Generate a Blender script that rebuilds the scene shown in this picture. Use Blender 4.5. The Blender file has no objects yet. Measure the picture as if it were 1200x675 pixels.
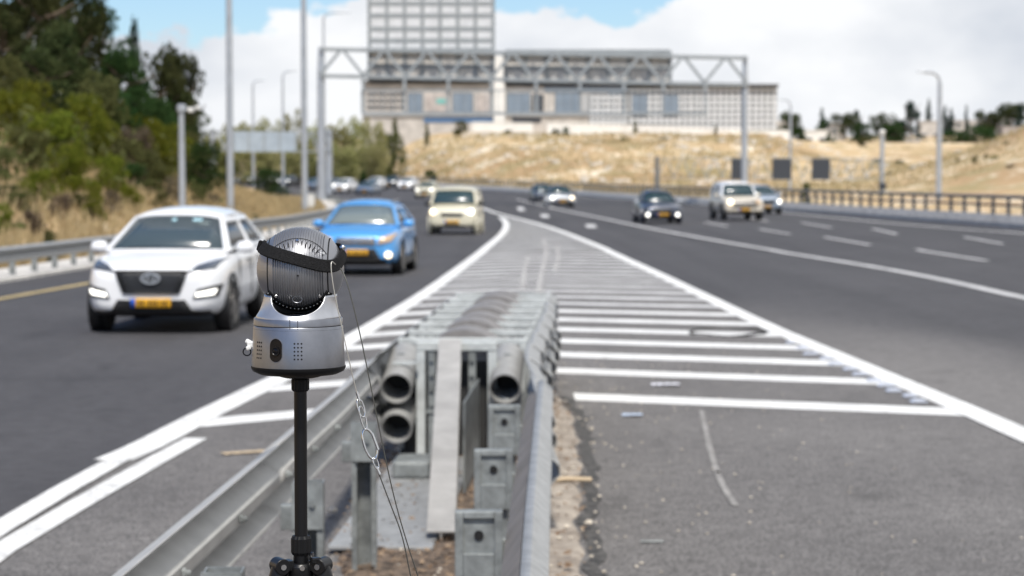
import bpy, bmesh, math, random
import numpy as np
from mathutils import Vector, Matrix
from mathutils.bvhtree import BVHTree

SC = bpy.context.scene
COL = SC.collection
R = math.radians
PI = math.pi

# ------------------------------------------------------------------ camera
FPX, U0, V0, HZ, CAMH = 2500.0, 600.0, 337.5, 206.0, 1.95
PITCH = math.atan((V0 - HZ) / FPX)
cam_d = bpy.data.cameras.new('camera')
cam = bpy.data.objects.new('camera', cam_d)
COL.objects.link(cam)
cam.location = (0, 0, CAMH)
cam.rotation_euler = (PI / 2 - PITCH, 0, 0)
cam_d.sensor_width = 36.0
cam_d.lens = 36.0 * FPX / 1200.0
cam_d.clip_end = 6000
cam_d.clip_start = 0.05
cam_d.dof.use_dof = True
cam_d.dof.focus_distance = 3.40
cam_d.dof.aperture_fstop = 7.8
SC.camera = cam

# ------------------------------------------------------------------ light
SUN_EL, SUN_AZ = R(58), R(176)      # azimuth measured clockwise from +Y (view direction)
SC.view_settings.view_transform = 'Standard'
SC.view_settings.look = 'None'
SC.view_settings.exposure = 0.48
SC.view_settings.gamma = 1.0
w = bpy.data.worlds.new('World')
SC.world = w
w.use_nodes = True
nt = w.node_tree
nt.nodes.clear()
def nn(t, kind, **kw):
    n = t.nodes.new(kind)
    for k, v in kw.items():
        setattr(n, k, v)
    return n
def math_n(t, op, a, b=None, c=None, clamp=False):
    n = nn(t, 'ShaderNodeMath', operation=op, use_clamp=clamp)
    for i, x in enumerate((a, b, c)):
        if x is None:
            continue
        if isinstance(x, (int, float)):
            n.inputs[i].default_value = x
        else:
            t.links.new(x, n.inputs[i])
    return n.outputs[0]
out = nn(nt, 'ShaderNodeOutputWorld')
bg = nn(nt, 'ShaderNodeBackground')
bg.inputs['Strength'].default_value = 0.10
sky = nn(nt, 'ShaderNodeTexSky', sky_type='NISHITA')
sky.sun_disc = False
sky.sun_elevation = SUN_EL
sky.sun_rotation = SUN_AZ
sky.altitude = 500
sky.air_density = 1.0
sky.dust_density = 0.6
sky.ozone_density = 2.0
tc = nn(nt, 'ShaderNodeTexCoord')
mp = nn(nt, 'ShaderNodeMapping')
mp.inputs['Scale'].default_value = (15, 15, 26)
mp.inputs['Location'].default_value = (3.1, 0.4, 1.7)
nt.links.new(tc.outputs['Generated'], mp.inputs['Vector'])
no = nn(nt, 'ShaderNodeTexNoise')
no.inputs['Scale'].default_value = 1.0
no.inputs['Detail'].default_value = 9
no.inputs['Roughness'].default_value = 0.56
nt.links.new(mp.outputs[0], no.inputs['Vector'])
sep = nn(nt, 'ShaderNodeSeparateXYZ')
nt.links.new(tc.outputs['Generated'], sep.inputs[0])
# clouds bank up towards the horizon and to the east (right); broken cover overhead
low = math_n(nt, 'MULTIPLY', math_n(nt, 'SUBTRACT', 0.0700, sep.outputs['Z']), 9.0)
low = math_n(nt, 'SUBTRACT', low, math_n(nt, 'MULTIPLY', math_n(nt, 'MAXIMUM', math_n(nt, 'SUBTRACT', sep.outputs['Z'], 0.14), 0.0), 0.45))
low = math_n(nt, 'MINIMUM', math_n(nt, 'MAXIMUM', low, -0.16), 0.55)
east = math_n(nt, 'MULTIPLY', math_n(nt, 'MAXIMUM', math_n(nt, 'SUBTRACT', sep.outputs['X'], 0.045), 0.0), 5.0)
east = math_n(nt, 'MINIMUM', east, 0.45)
cov = math_n(nt, 'ADD', math_n(nt, 'ADD', no.outputs['Fac'], low), east)
mr = nn(nt, 'ShaderNodeMapRange', interpolation_type='SMOOTHSTEP')
mr.inputs['From Min'].default_value = 0.485
mr.inputs['From Max'].default_value = 0.535
nt.links.new(cov, mr.inputs['Value'])
no2 = nn(nt, 'ShaderNodeTexNoise')
no2.inputs['Scale'].default_value = 0.55
no2.inputs['Detail'].default_value = 6
nt.links.new(mp.outputs[0], no2.inputs['Vector'])
ccol = nn(nt, 'ShaderNodeMix', data_type='RGBA')
ccol.inputs['A'].default_value = (4.9, 5.2, 5.7, 1)      # grey cloud, before the 0.1 strength
ccol.inputs['B'].default_value = (7.1, 7.2, 7.35, 1)
cm = nn(nt, 'ShaderNodeMapRange')
cm.inputs['From Min'].default_value = 0.36
cm.inputs['From Max'].default_value = 0.62
nt.links.new(no2.outputs['Fac'], cm.inputs['Value'])
nt.links.new(cm.outputs[0], ccol.inputs['Factor'])
blue = nn(nt, 'ShaderNodeMix', data_type='RGBA')
nt.links.new(mr.outputs[0], blue.inputs['Factor'])
tint = nn(nt, 'ShaderNodeMix', data_type='RGBA', blend_type='MULTIPLY')
tint.inputs['Factor'].default_value = 1.0
tint.inputs['B'].default_value = (0.74, 0.84, 0.95, 1)
nt.links.new(sky.outputs[0], tint.inputs['A'])
nt.links.new(tint.outputs['Result'], blue.inputs['A'])
nt.links.new(ccol.outputs['Result'], blue.inputs['B'])
nt.links.new(blue.outputs['Result'], bg.inputs['Color'])
nt.links.new(bg.outputs[0], out.inputs['Surface'])

sl = bpy.data.lights.new('sun', 'SUN')
sl.energy = 3.3
sl.angle = R(5)
sl.color = (1.0, 0.95, 0.87)
sun = bpy.data.objects.new('sun', sl)
COL.objects.link(sun)
sd = Vector((math.sin(SUN_AZ) * math.cos(SUN_EL), math.cos(SUN_AZ) * math.cos(SUN_EL), math.sin(SUN_EL)))
sun.rotation_euler = sd.to_track_quat('Z', 'Y').to_euler()
sun.location = (0, -20, 40)

# ------------------------------------------------------------------ mesh helpers
class MB:
    def __init__(s):
        s.v, s.f = [], []
    def add(s, vs, fs):
        o = len(s.v)
        s.v += [tuple(p) for p in vs]
        s.f += [tuple(i + o for i in f) for f in fs]
        return s
    def box(s, c, d, m=None):
        x, y, z = d[0] / 2, d[1] / 2, d[2] / 2
        vs = [Vector((a * x, b * y, e * z)) for e in (-1, 1) for b in (-1, 1) for a in (-1, 1)]
        c = Vector(c)
        vs = [c + (m @ q if m else q) for q in vs]
        return s.add(vs, [(0, 2, 3, 1), (4, 5, 7, 6), (0, 1, 5, 4), (2, 6, 7, 3), (0, 4, 6, 2), (1, 3, 7, 5)])
    def bb(s, x0, x1, y0, y1, z0, z1):
        return s.box(((x0 + x1) / 2, (y0 + y1) / 2, (z0 + z1) / 2), (x1 - x0, y1 - y0, z1 - z0))
    def bar(s, a, b, wd, hd=None):
        a, b = Vector(a), Vector(b)
        d = b - a
        q = d.to_track_quat('Y', 'Z').to_matrix()
        return s.box((a + b) / 2, (wd, d.length, hd or wd), q)
    def tube(s, pts, r, n=8, closed=False, caps=True):
        pts = [Vector(p) for p in pts]
        N = len(pts)
        rr = r if isinstance(r, (list, tuple)) else [r] * N
        vs, fs = [], []
        up = None
        for i, p in enumerate(pts):
            if closed:
                t = pts[(i + 1) % N] - pts[i - 1]
            else:
                t = pts[min(i + 1, N - 1)] - pts[max(i - 1, 0)]
            t.normalize()
            if up is None:
                up = Vector((0, 0, 1)) if abs(t.z) < 0.9 else Vector((0, 1, 0))
            a = t.cross(up)
            if a.length < 1e-6:
                a = t.orthogonal()
            a.normalize()
            up = a.cross(t)
            for k in range(n):
                th = 2 * PI * k / n
                vs.append(p + (a * math.cos(th) + up * math.sin(th)) * rr[i])
        for i in range(N if closed else N - 1):
            j = (i + 1) % N
            for k in range(n):
                l = (k + 1) % n
                fs.append((i * n + k, i * n + l, j * n + l, j * n + k))
        if caps and not closed:
            fs.append(tuple(range(n - 1, -1, -1)))
            fs.append(tuple((N - 1) * n + k for k in range(n)))
        return s.add(vs, fs)
    def lathe(s, prof, n=24, o=(0, 0, 0), m=None, caps=True):
        o = Vector(o)
        vs, fs = [], []
        for r, z in prof:
            for k in range(n):
                th = 2 * PI * k / n
                q = Vector((r * math.cos(th), r * math.sin(th), z))
                vs.append(o + (m @ q if m else q))
        for i in range(len(prof) - 1):
            for k in range(n):
                l = (k + 1) % n
                fs.append((i * n + k, i * n + l, (i + 1) * n + l, (i + 1) * n + k))
        if caps:
            fs.append(tuple(range(n - 1, -1, -1)))
            fs.append(tuple((len(prof) - 1) * n + k for k in range(n)))
        return s.add(vs, fs)
    def grid(s, rows):
        n = len(rows[0])
        vs = [p for r_ in rows for p in r_]
        fs = []
        for i in range(len(rows) - 1):
            for k in range(n - 1):
                fs.append((i * n + k, i * n + k + 1, (i + 1) * n + k + 1, (i + 1) * n + k))
        return s.add(vs, fs)
    def loft(s, rings, caps=True):
        n = len(rings[0])
        vs = [p for r_ in rings for p in r_]
        fs = []
        for i in range(len(rings) - 1):
            for k in range(n):
                l = (k + 1) % n
                fs.append((i * n + k, i * n + l, (i + 1) * n + l, (i + 1) * n + k))
        if caps:
            fs.append(tuple(range(n - 1, -1, -1)))
            fs.append(tuple((len(rings) - 1) * n + k for k in range(n)))
        return s.add(vs, fs)
    def prism(s, poly, y0, y1):          # polygon in x,z extruded along y
        n = len(poly)
        vs = [(x, y0, z) for x, z in poly] + [(x, y1, z) for x, z in poly]
        fs = [tuple(range(n)), tuple(range(2 * n - 1, n - 1, -1))]
        for k in range(n):
            l = (k + 1) % n
            fs.append((l, k, n + k, n + l))
        return s.add(vs, fs)
    def mesh(s, name, fix=True):
        me = bpy.data.meshes.new(name)
        me.from_pydata(s.v, [], s.f)
        if fix:
            bm = bmesh.new()
            bm.from_mesh(me)
            bmesh.ops.recalc_face_normals(bm, faces=bm.faces)
            bm.to_mesh(me)
            bm.free()
        me.update()
        return me

def props(o, label=None, cat=None, group=None, kind=None):
    if label: o['label'] = label
    if cat: o['category'] = cat
    if group: o['group'] = group
    if kind: o['kind'] = kind
    return o

def smooth(me, ang=40):
    me.polygons.foreach_set('use_smooth', [True] * len(me.polygons))
    try:
        me.set_sharp_from_angle(angle=R(ang))
    except Exception:
        pass

def obj(name, mb, mat, parent=None, sm=None, bevel=0, fix=True, **kw):
    me = mb if isinstance(mb, bpy.types.Mesh) else mb.mesh(name, fix)
    if mat is not None and not me.materials:
        me.materials.append(mat)
    if sm:
        smooth(me, sm)
    o = bpy.data.objects.new(name, me)
    COL.objects.link(o)
    if parent:
        o.parent = parent
    if bevel:
        b = o.modifiers.new('bevel', 'BEVEL')
        b.width = bevel
        b.segments = 2
        b.limit_method = 'ANGLE'
    return props(o, **kw)

def thing(name, label, cat, loc=(0, 0, 0), rz=0, group=None, kind=None):
    o = bpy.data.objects.new(name, None)
    COL.objects.link(o)
    o.location = loc
    o.rotation_euler = (0, 0, rz)
    o.empty_display_size = 0.2
    return props(o, label, cat, group, kind)

def dup(o, parent=None):
    c = o.copy()
    COL.objects.link(c)
    c.parent = parent
    for ch in list(o.children):
        dup(ch, c)
    return c

# ------------------------------------------------------------------ materials
def mat(name, col, rough=0.6, metal=0.0, var=0.0, scale=8.0, bump=0.0, bscale=40.0, emit=None, col2=None,
        spec=0.5, rnd=0.0, coat=0.0, detail=4):
    m = bpy.data.materials.new(name)
    m.use_nodes = True
    t = m.node_tree
    b = t.nodes['Principled BSDF']
    b.inputs['Roughness'].default_value = rough
    b.inputs['Metallic'].default_value = metal
    b.inputs['Specular IOR Level'].default_value = spec
    b.inputs['Coat Weight'].default_value = coat
    b.inputs['Coat Roughness'].default_value = 0.05
    c = (*col, 1)
    b.inputs['Base Color'].default_value = c
    tx = nn(t, 'ShaderNodeTexCoord')
    last = None
    if var > 0 or col2:
        n = nn(t, 'ShaderNodeTexNoise')
        n.inputs['Scale'].default_value = scale
        n.inputs['Detail'].default_value = detail
        n.inputs['Roughness'].default_value = 0.6
        t.links.new(tx.outputs['Object'], n.inputs['Vector'])
        mx = nn(t, 'ShaderNodeMix', data_type='RGBA')
        mx.inputs['A'].default_value = (*[max(0, x * (1 - var)) for x in col], 1)
        mx.inputs['B'].default_value = (*(col2 or [min(1, x * (1 + var)) for x in col]), 1)
        r_ = nn(t, 'ShaderNodeMapRange')
        r_.inputs['From Min'].default_value = 0.35
        r_.inputs['From Max'].default_value = 0.65
        t.links.new(n.outputs['Fac'], r_.inputs['Value'])
        t.links.new(r_.outputs[0], mx.inputs['Factor'])
        last = mx.outputs['Result']
    if rnd > 0:
        oi = nn(t, 'ShaderNodeObjectInfo')
        hs = nn(t, 'ShaderNodeHueSaturation')
        if last is None:
            hs.inputs['Color'].default_value = c
        else:
            t.links.new(last, hs.inputs['Color'])
        v = math_n(t, 'ADD', math_n(t, 'MULTIPLY', oi.outputs['Random'], 2 * rnd), 1 - rnd)
        t.links.new(v, hs.inputs['Value'])
        h_ = math_n(t, 'ADD', math_n(t, 'MULTIPLY', oi.outputs['Random'], 0.03), 0.485)
        t.links.new(h_, hs.inputs['Hue'])
        last = hs.outputs[0]
    if last is not None:
        t.links.new(last, b.inputs['Base Color'])
    if bump > 0:
        n = nn(t, 'ShaderNodeTexNoise')
        n.inputs['Scale'].default_value = bscale
        n.inputs['Detail'].default_value = 5
        t.links.new(tx.outputs['Object'], n.inputs['Vector'])
        bp = nn(t, 'ShaderNodeBump')
        bp.inputs['Strength'].default_value = bump
        bp.inputs['Distance'].default_value = 0.02
        t.links.new(n.outputs['Fac'], bp.inputs['Height'])
        t.links.new(bp.outputs[0], b.inputs['Normal'])
    if emit:
        b.inputs['Emission Color'].default_value = (*emit[0], 1)
        b.inputs['Emission Strength'].default_value = emit[1]
    return m

def asphalt(name, dark, light, speck, streak=0.0):
    """tarmac: fine aggregate, broad patches, wheel tracks running along the road"""
    m = bpy.data.materials.new(name)
    m.use_nodes = True
    t = m.node_tree
    b = t.nodes['Principled BSDF']
    b.inputs['Roughness'].default_value = 0.85
    b.inputs['Specular IOR Level'].default_value = 0.35
    tx = nn(t, 'ShaderNodeTexCoord')
    def noise(sc, det=4, vec=None):
        n = nn(t, 'ShaderNodeTexNoise')
        n.inputs['Scale'].default_value = sc
        n.inputs['Detail'].default_value = det
        t.links.new(vec or tx.outputs['Object'], n.inputs['Vector'])
        return n.outputs['Fac']
    st = nn(t, 'ShaderNodeMapping')
    st.inputs['Scale'].default_value = (1.3, 0.035, 1)
    t.links.new(tx.outputs['Object'], st.inputs['Vector'])
    big = noise(0.35, 5)
    trk = noise(1.0, 3, st.outputs[0])
    fine = noise(55, 3)
    med = noise(7, 6)
    f = math_n(t, 'ADD', math_n(t, 'MULTIPLY', big, 0.8), math_n(t, 'MULTIPLY', trk, 0.5 + streak))
    age = nn(t, 'ShaderNodeAttribute', attribute_name='age')
    mr_ = nn(t, 'ShaderNodeMapRange')
    mr_.inputs['From Min'].default_value = 0.45
    mr_.inputs['From Max'].default_value = 0.95 + streak * .5
    t.links.new(f, mr_.inputs['Value'])
    mx = nn(t, 'ShaderNodeMix', data_type='RGBA')
    mx.inputs['A'].default_value = (*dark, 1)
    mx.inputs['B'].default_value = (*light, 1)
    t.links.new(mr_.outputs[0], mx.inputs['Factor'])
    ag = nn(t, 'ShaderNodeMix', data_type='RGBA')
    ag.inputs['B'].default_value = (0.165, 0.157, 0.152, 1)
    t.links.new(age.outputs['Fac'], ag.inputs['Factor'])
    t.links.new(mx.outputs['Result'], ag.inputs['A'])
    sp = nn(t, 'ShaderNodeMapRange')
    sp.inputs['From Min'].default_value = 0.35
    sp.inputs['From Max'].default_value = 0.68
    sp.inputs['To Min'].default_value = 1 - speck
    sp.inputs['To Max'].default_value = 1 + speck
    t.links.new(fine, sp.inputs['Value'])
    vo = nn(t, 'ShaderNodeTexVoronoi')
    vo.inputs['Scale'].default_value = 22
    t.links.new(tx.outputs['Object'], vo.inputs['Vector'])
    peb = nn(t, 'ShaderNodeMapRange')
    peb.inputs['From Min'].default_value = 0.05
    peb.inputs['From Max'].default_value = 0.16
    peb.inputs['To Min'].default_value = 1 + speck * 1.6
    peb.inputs['To Max'].default_value = 1.0
    t.links.new(vo.outputs['Distance'], peb.inputs['Value'])
    hs = nn(t, 'ShaderNodeHueSaturation')
    t.links.new(ag.outputs['Result'], hs.inputs['Color'])
    md = nn(t, 'ShaderNodeMapRange')
    md.inputs['From Min'].default_value = 0.34
    md.inputs['From Max'].default_value = 0.66
    md.inputs['To Min'].default_value = 0.86
    md.inputs['To Max'].default_value = 1.12
    t.links.new(med, md.inputs['Value'])
    stn = nn(t, 'ShaderNodeMapRange')
    stn.inputs['From Min'].default_value = 0.60
    stn.inputs['From Max'].default_value = 0.72
    stn.inputs['To Min'].default_value = 1.0
    stn.inputs['To Max'].default_value = 0.72
    t.links.new(noise(1.1, 5), stn.inputs['Value'])
    vv = math_n(t, 'MULTIPLY', math_n(t, 'MULTIPLY', sp.outputs[0], peb.outputs[0]), math_n(t, 'MULTIPLY', md.outputs[0], stn.outputs[0]))
    t.links.new(vv, hs.inputs['Value'])
    t.links.new(hs.outputs[0], b.inputs['Base Color'])
    bp = nn(t, 'ShaderNodeBump')
    bp.inputs['Strength'].default_value = 0.5
    bp.inputs['Distance'].default_value = 0.01
    t.links.new(fine, bp.inputs['Height'])
    t.links.new(bp.outputs[0], b.inputs['Normal'])
    return m

def foliage(name, c1, c2, rnd=0.25, trans=0.35):
    m = bpy.data.materials.new(name)
    m.use_nodes = True
    t = m.node_tree
    t.nodes.clear()
    o = nn(t, 'ShaderNodeOutputMaterial')
    tx = nn(t, 'ShaderNodeTexCoord')
    n = nn(t, 'ShaderNodeTexNoise')
    n.inputs['Scale'].default_value = 5
    n.inputs['Detail'].default_value = 6
    n.inputs['Roughness'].default_value = 0.7
    t.links.new(tx.outputs['Object'], n.inputs['Vector'])
    r_ = nn(t, 'ShaderNodeMapRange')
    r_.inputs['From Min'].default_value = 0.36
    r_.inputs['From Max'].default_value = 0.64
    t.links.new(n.outputs['Fac'], r_.inputs['Value'])
    mx = nn(t, 'ShaderNodeMix', data_type='RGBA')
    mx.inputs['A'].default_value = (*c1, 1)
    mx.inputs['B'].default_value = (*c2, 1)
    t.links.new(r_.outputs[0], mx.inputs['Factor'])
    oi = nn(t, 'ShaderNodeObjectInfo')
    hs = nn(t, 'ShaderNodeHueSaturation')
    t.links.new(mx.outputs['Result'], hs.inputs['Color'])
    t.links.new(math_n(t, 'ADD', math_n(t, 'MULTIPLY', oi.outputs['Random'], 2 * rnd), 1 - rnd), hs.inputs['Value'])
    t.links.new(math_n(t, 'ADD', math_n(t, 'MULTIPLY', oi.outputs['Random'], 0.04), 0.48), hs.inputs['Hue'])
    d = nn(t, 'ShaderNodeBsdfDiffuse')
    tr = nn(t, 'ShaderNodeBsdfTranslucent')
    t.links.new(hs.outputs[0], d.inputs['Color'])
    t.links.new(hs.outputs[0], tr.inputs['Color'])
    ms = nn(t, 'ShaderNodeMixShader')
    ms.inputs[0].default_value = trans
    t.links.new(d.outputs[0], ms.inputs[1])
    t.links.new(tr.outputs[0], ms.inputs[2])
    t.links.new(ms.outputs[0], o.inputs[0])
    return m

def glass(name, tint=(0.5, 0.55, 0.55), opac=0.45, base=(0.02, 0.03, 0.035)):
    m = bpy.data.materials.new(name)
    m.use_nodes = True
    t = m.node_tree
    b = t.nodes['Principled BSDF']
    b.inputs['Base Color'].default_value = (*base, 1)
    b.inputs['Roughness'].default_value = 0.16
    b.inputs['IOR'].default_value = 1.6
    tr = nn(t, 'ShaderNodeBsdfTransparent')
    tr.inputs['Color'].default_value = (*tint, 1)
    ms = nn(t, 'ShaderNodeMixShader')
    ms.inputs[0].default_value = opac
    t.links.new(tr.outputs[0], ms.inputs[1])
    t.links.new(b.outputs[0], ms.inputs[2])
    t.links.new(ms.outputs[0], t.nodes['Material Output'].inputs[0])
    return m

M = {}
M['road'] = asphalt('main_asphalt', (0.044, 0.043, 0.047), (0.074, 0.072, 0.077), 0.25, 0.5)
M['gore'] = asphalt('gore_asphalt', (0.118, 0.112, 0.110), (0.185, 0.176, 0.170), 0.58, 0.0)
M['paint'] = mat('road_paint', (0.70, 0.70, 0.69), 0.75, 0, 0.13, 2.2, 0.2, 60, detail=8)
M['paint_worn'] = mat('worn_road_paint', (0.56, 0.56, 0.56), 0.8, 0, 0.22, 1.6, 0.2, 60, detail=9)
M['paint_yellow'] = mat('yellow_road_paint', (0.42, 0.33, 0.16), 0.8, 0, 0.2, 2, 0.2, 60)
def humus(m):
    t = m.node_tree
    b = t.nodes['Principled BSDF']
    src = b.inputs['Base Color'].links[0].from_socket
    a = nn(t, 'ShaderNodeAttribute', attribute_name='humus')
    tx = nn(t, 'ShaderNodeTexCoord')
    n = nn(t, 'ShaderNodeTexNoise')
    n.inputs['Scale'].default_value = 18
    n.inputs['Detail'].default_value = 6
    t.links.new(tx.outputs['Object'], n.inputs['Vector'])
    c = nn(t, 'ShaderNodeValToRGB')
    c.color_ramp.elements[0].position = .36
    c.color_ramp.elements[0].color = (.05, .038, .03, 1)
    c.color_ramp.elements[1].position = .66
    c.color_ramp.elements[1].color = (.22, .16, .115, 1)
    t.links.new(n.outputs['Fac'], c.inputs[0])
    mx = nn(t, 'ShaderNodeMix', data_type='RGBA')
    t.links.new(a.outputs['Fac'], mx.inputs['Factor'])
    t.links.new(src, mx.inputs['A'])
    t.links.new(c.outputs[0], mx.inputs['B'])
    t.links.new(mx.outputs['Result'], b.inputs['Base Color'])
def chip(m, amount, c):
    t = m.node_tree
    b = t.nodes['Principled BSDF']
    src = b.inputs['Base Color'].links[0].from_socket
    tx = nn(t, 'ShaderNodeTexCoord')
    fs = []
    for sc, a, b_ in ((26, .5 + amount, .56 + amount), (1.7, .30, .72)):
        n = nn(t, 'ShaderNodeTexNoise')
        n.inputs['Scale'].default_value = sc
        n.inputs['Detail'].default_value = 6
        t.links.new(tx.outputs['Object'], n.inputs['Vector'])
        r_ = nn(t, 'ShaderNodeMapRange')
        r_.inputs['From Min'].default_value = a
        r_.inputs['From Max'].default_value = b_
        t.links.new(n.outputs['Fac'], r_.inputs['Value'])
        fs.append(r_.outputs[0])
    mx = nn(t, 'ShaderNodeMix', data_type='RGBA')
    mx.inputs['B'].default_value = (*c, 1)
    t.links.new(src, mx.inputs['A'])
    t.links.new(math_n(t, 'MULTIPLY', fs[0], fs[1], clamp=True), mx.inputs['Factor'])
    t.links.new(mx.outputs['Result'], b.inputs['Base Color'])
chip(M['paint'], .07, (.2, .19, .185))
chip(M['paint_worn'], .02, (.16, .155, .15))
M['scuff'] = mat('pale_scrape', (0.27, 0.26, 0.25), 0.9, 0, 0.2, 5)
M['scuffpale'] = mat('pale_tyre_scuff', (0.46, 0.45, 0.44), 0.9, 0, 0.2, 5)
chip(M['scuffpale'], -.06, (.15, .143, .138))
chip(M['scuff'], -.04, (.15, .143, .138))
M['dirt'] = mat('compacted_dirt', (0.24, 0.20, 0.165), 0.95, 0, 0.22, 5, 0.6, 30, col2=(0.38, 0.335, 0.285), detail=9)
humus(M['dirt'])
M['galv'] = mat('galvanised_steel', (0.33, 0.335, 0.335), 0.55, 0.3, 0.16, 14, 0.05, 60, detail=8)
M['galv_old'] = mat('weathered_galvanised_steel', (0.22, 0.235, 0.235), 0.6, 0.3, 0.35, 9, 0.1, 60, detail=8)
M['galv_light'] = mat('pale_galvanised_steel', (0.52, 0.545, 0.54), 0.55, 0.15, 0.15, 9, 0.05, 60, detail=8)
M['rustgrey'] = mat('dull_brown_grey_steel', (0.19, 0.175, 0.165), 0.7, 0.1, 0.15, 6)
M['rust'] = mat('rusty_bolt_steel', (0.13, 0.09, 0.07), 0.8, 0.3, 0.3, 30)
M['cyl'] = mat('grey_polymer', (0.20, 0.19, 0.185), 0.6, 0, 0.12, 10)
M['pipe'] = mat('light_grey_pipe', (0.30, 0.30, 0.295), 0.55, 0.1, 0.12, 8)
M['cylin'] = mat('dark_opening_fill', (0.03, 0.03, 0.03), 0.8)
M['black'] = mat('black_plastic', (0.008, 0.008, 0.009), 0.5, spec=0.2)
M['anod'] = mat('black_anodised_metal', (0.006, 0.006, 0.007), 0.35, 0.0, spec=0.35)
M['silver'] = mat('brushed_silver_metal', (0.25, 0.26, 0.29), 0.34, 0.85, 0.05, 60)
M['silver_shoulder'] = mat('satin_silver_metal', (0.50, 0.51, 0.54), 0.32, 0.75, 0.04, 60)
M['drum'] = mat('finned_grey_metal', (0.33, 0.335, 0.355), 0.40, 0.8)
M['gap'] = mat('dark_gap', (0.006, 0.006, 0.007), 0.8)
M['strap'] = mat('woven_black_strap', (0.014, 0.014, 0.015), 0.85, 0, 0.3, 300, 0.4, 700, spec=0.15)
M['lens'] = mat('lens_glass', (0.006, 0.006, 0.008), 0.15, spec=0.2)
M['wire'] = mat('steel_wire', (0.55, 0.53, 0.48), 0.4, 0.6)
M['wire_dark'] = mat('dark_steel_wire', (0.10, 0.10, 0.09), 0.5, 0.5)
M['chrome'] = mat('polished_steel', (0.65, 0.65, 0.65), 0.15, 1.0)
M['white_plastic'] = mat('white_plastic', (0.75, 0.75, 0.73), 0.5)
M['carwhite'] = mat('white_car_paint', (0.80, 0.81, 0.83), 0.3, 0, coat=0.6)
M['carblue'] = mat('blue_car_paint', (0.085, 0.33, 0.70), 0.3, 0.1, coat=0.7)
M['carcream'] = mat('cream_car_paint', (0.66, 0.62, 0.48), 0.3, 0, coat=0.5)
M['carnavy'] = mat('dark_blue_car_paint', (0.045, 0.055, 0.085), 0.28, 0.2, coat=0.7)
M['carsilver'] = mat('silver_car_paint', (0.30, 0.36, 0.44), 0.3, 0.4, coat=0.6)
M['carsteel'] = mat('pale_silver_car_paint', (0.42, 0.44, 0.47), 0.3, 0.4, coat=0.6)
M['cargrey'] = mat('dark_grey_car_paint', (0.06, 0.075, 0.10), 0.3, 0.3, coat=0.6)
M['cargreyblue'] = mat('grey_blue_car_paint', (0.20, 0.25, 0.33), 0.3, 0.4, coat=0.6)
M['fjcream'] = mat('beige_car_paint', (0.62, 0.56, 0.46), 0.35, 0, coat=0.4)
M['carblack'] = mat('black_trim', (0.010, 0.010, 0.011), 0.5)
M['cardark'] = mat('dark_underbody', (0.006, 0.006, 0.006), 0.9)
M['tyre'] = mat('tyre_rubber', (0.016, 0.016, 0.017), 0.85)
M['rim'] = mat('alloy_rim', (0.22, 0.21, 0.20), 0.35, 0.7)
M['plate'] = mat('yellow_plate', (0.72, 0.38, 0.02), 0.45)
M['plateblue'] = mat('blue_plate_band', (0.02, 0.09, 0.45), 0.5)
M['glyph'] = mat('plate_ink', (0.06, 0.03, 0.01), 0.6)
M['lampoff'] = mat('headlamp_glass', (0.10, 0.115, 0.14), 0.12, 0.3)
M['lampon'] = mat('lit_lamp_white', (0.9, 0.9, 0.85), 0.3, emit=((1.0, 0.97, 0.9), 1.9))
M['lampwarm'] = mat('lit_lamp_warm', (0.9, 0.8, 0.6), 0.3, emit=((1.0, 0.80, 0.52), 1.9))
M['indicator'] = mat('amber_headlamp', (0.50, 0.36, 0.24), 0.2)
M['ws'] = glass('windscreen_glass', (0.55, 0.62, 0.62), 0.70, (0.075, 0.105, 0.125))
M['wsdark'] = glass('dark_windscreen_glass', (0.4, 0.5, 0.52), 0.7, (0.04, 0.075, 0.09))
M['wssky'] = glass('sky_pale_windscreen_glass', (0.5, 0.55, 0.55), 0.75, (0.22, 0.26, 0.26))  # pale base colour stands in for the sky reflected in the glass
M['sideglass'] = glass('side_glass', (0.35, 0.38, 0.4), 0.7, (0.05, 0.06, 0.07))
M['seat'] = mat('seat_fabric', (0.05, 0.05, 0.055), 0.9)
M['skin'] = mat('skin', (0.46, 0.25, 0.16), 0.6)
M['hair'] = mat('dark_hair', (0.02, 0.015, 0.01), 0.7)
M['shirt'] = mat('dark_shirt', (0.06, 0.07, 0.09), 0.9)
M['sticker'] = mat('pale_sticker', (0.35, 0.55, 0.62), 0.6)
M['bark'] = mat('bark', (0.10, 0.075, 0.055), 0.9, 0, 0.3, 8, 0.6, 20)
M['pine'] = foliage('pine_needles', (0.022, 0.034, 0.014), (0.075, 0.085, 0.035), 0.25, 0.25)
M['dkgreen'] = foliage('dark_green_leaves', (0.018, 0.042, 0.014), (0.05, 0.085, 0.03), 0.2, 0.25)
M['yellowgreen'] = foliage('yellow_green_leaves', (0.075, 0.10, 0.014), (0.185, 0.195, 0.03), 0.25, 0.4)
M['olive'] = foliage('olive_leaves', (0.07, 0.08, 0.03), (0.13, 0.135, 0.055), 0.25, 0.35)
M['dryshrub'] = foliage('dry_brown_twigs', (0.08, 0.065, 0.045), (0.16, 0.13, 0.095), 0.15, 0.25)
M['paleolive'] = foliage('pale_olive_leaves', (0.24, 0.25, 0.10), (0.42, 0.41, 0.19), 0.2, 0.4)
M['drygreen'] = foliage('dull_scrub', (0.08, 0.08, 0.035), (0.20, 0.165, 0.085), 0.1, 0.3)
M['cypress'] = foliage('cypress_leaves', (0.012, 0.028, 0.022), (0.03, 0.05, 0.036), 0.15, 0.2)
M['grass'] = foliage('dry_grass', (0.33, 0.27, 0.145), (0.56, 0.47, 0.28), 0.1, 0.4)
M['concrete'] = mat('concrete', (0.54, 0.52, 0.49), 0.9, 0, 0.2, 3, 0.3, 20)
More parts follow.
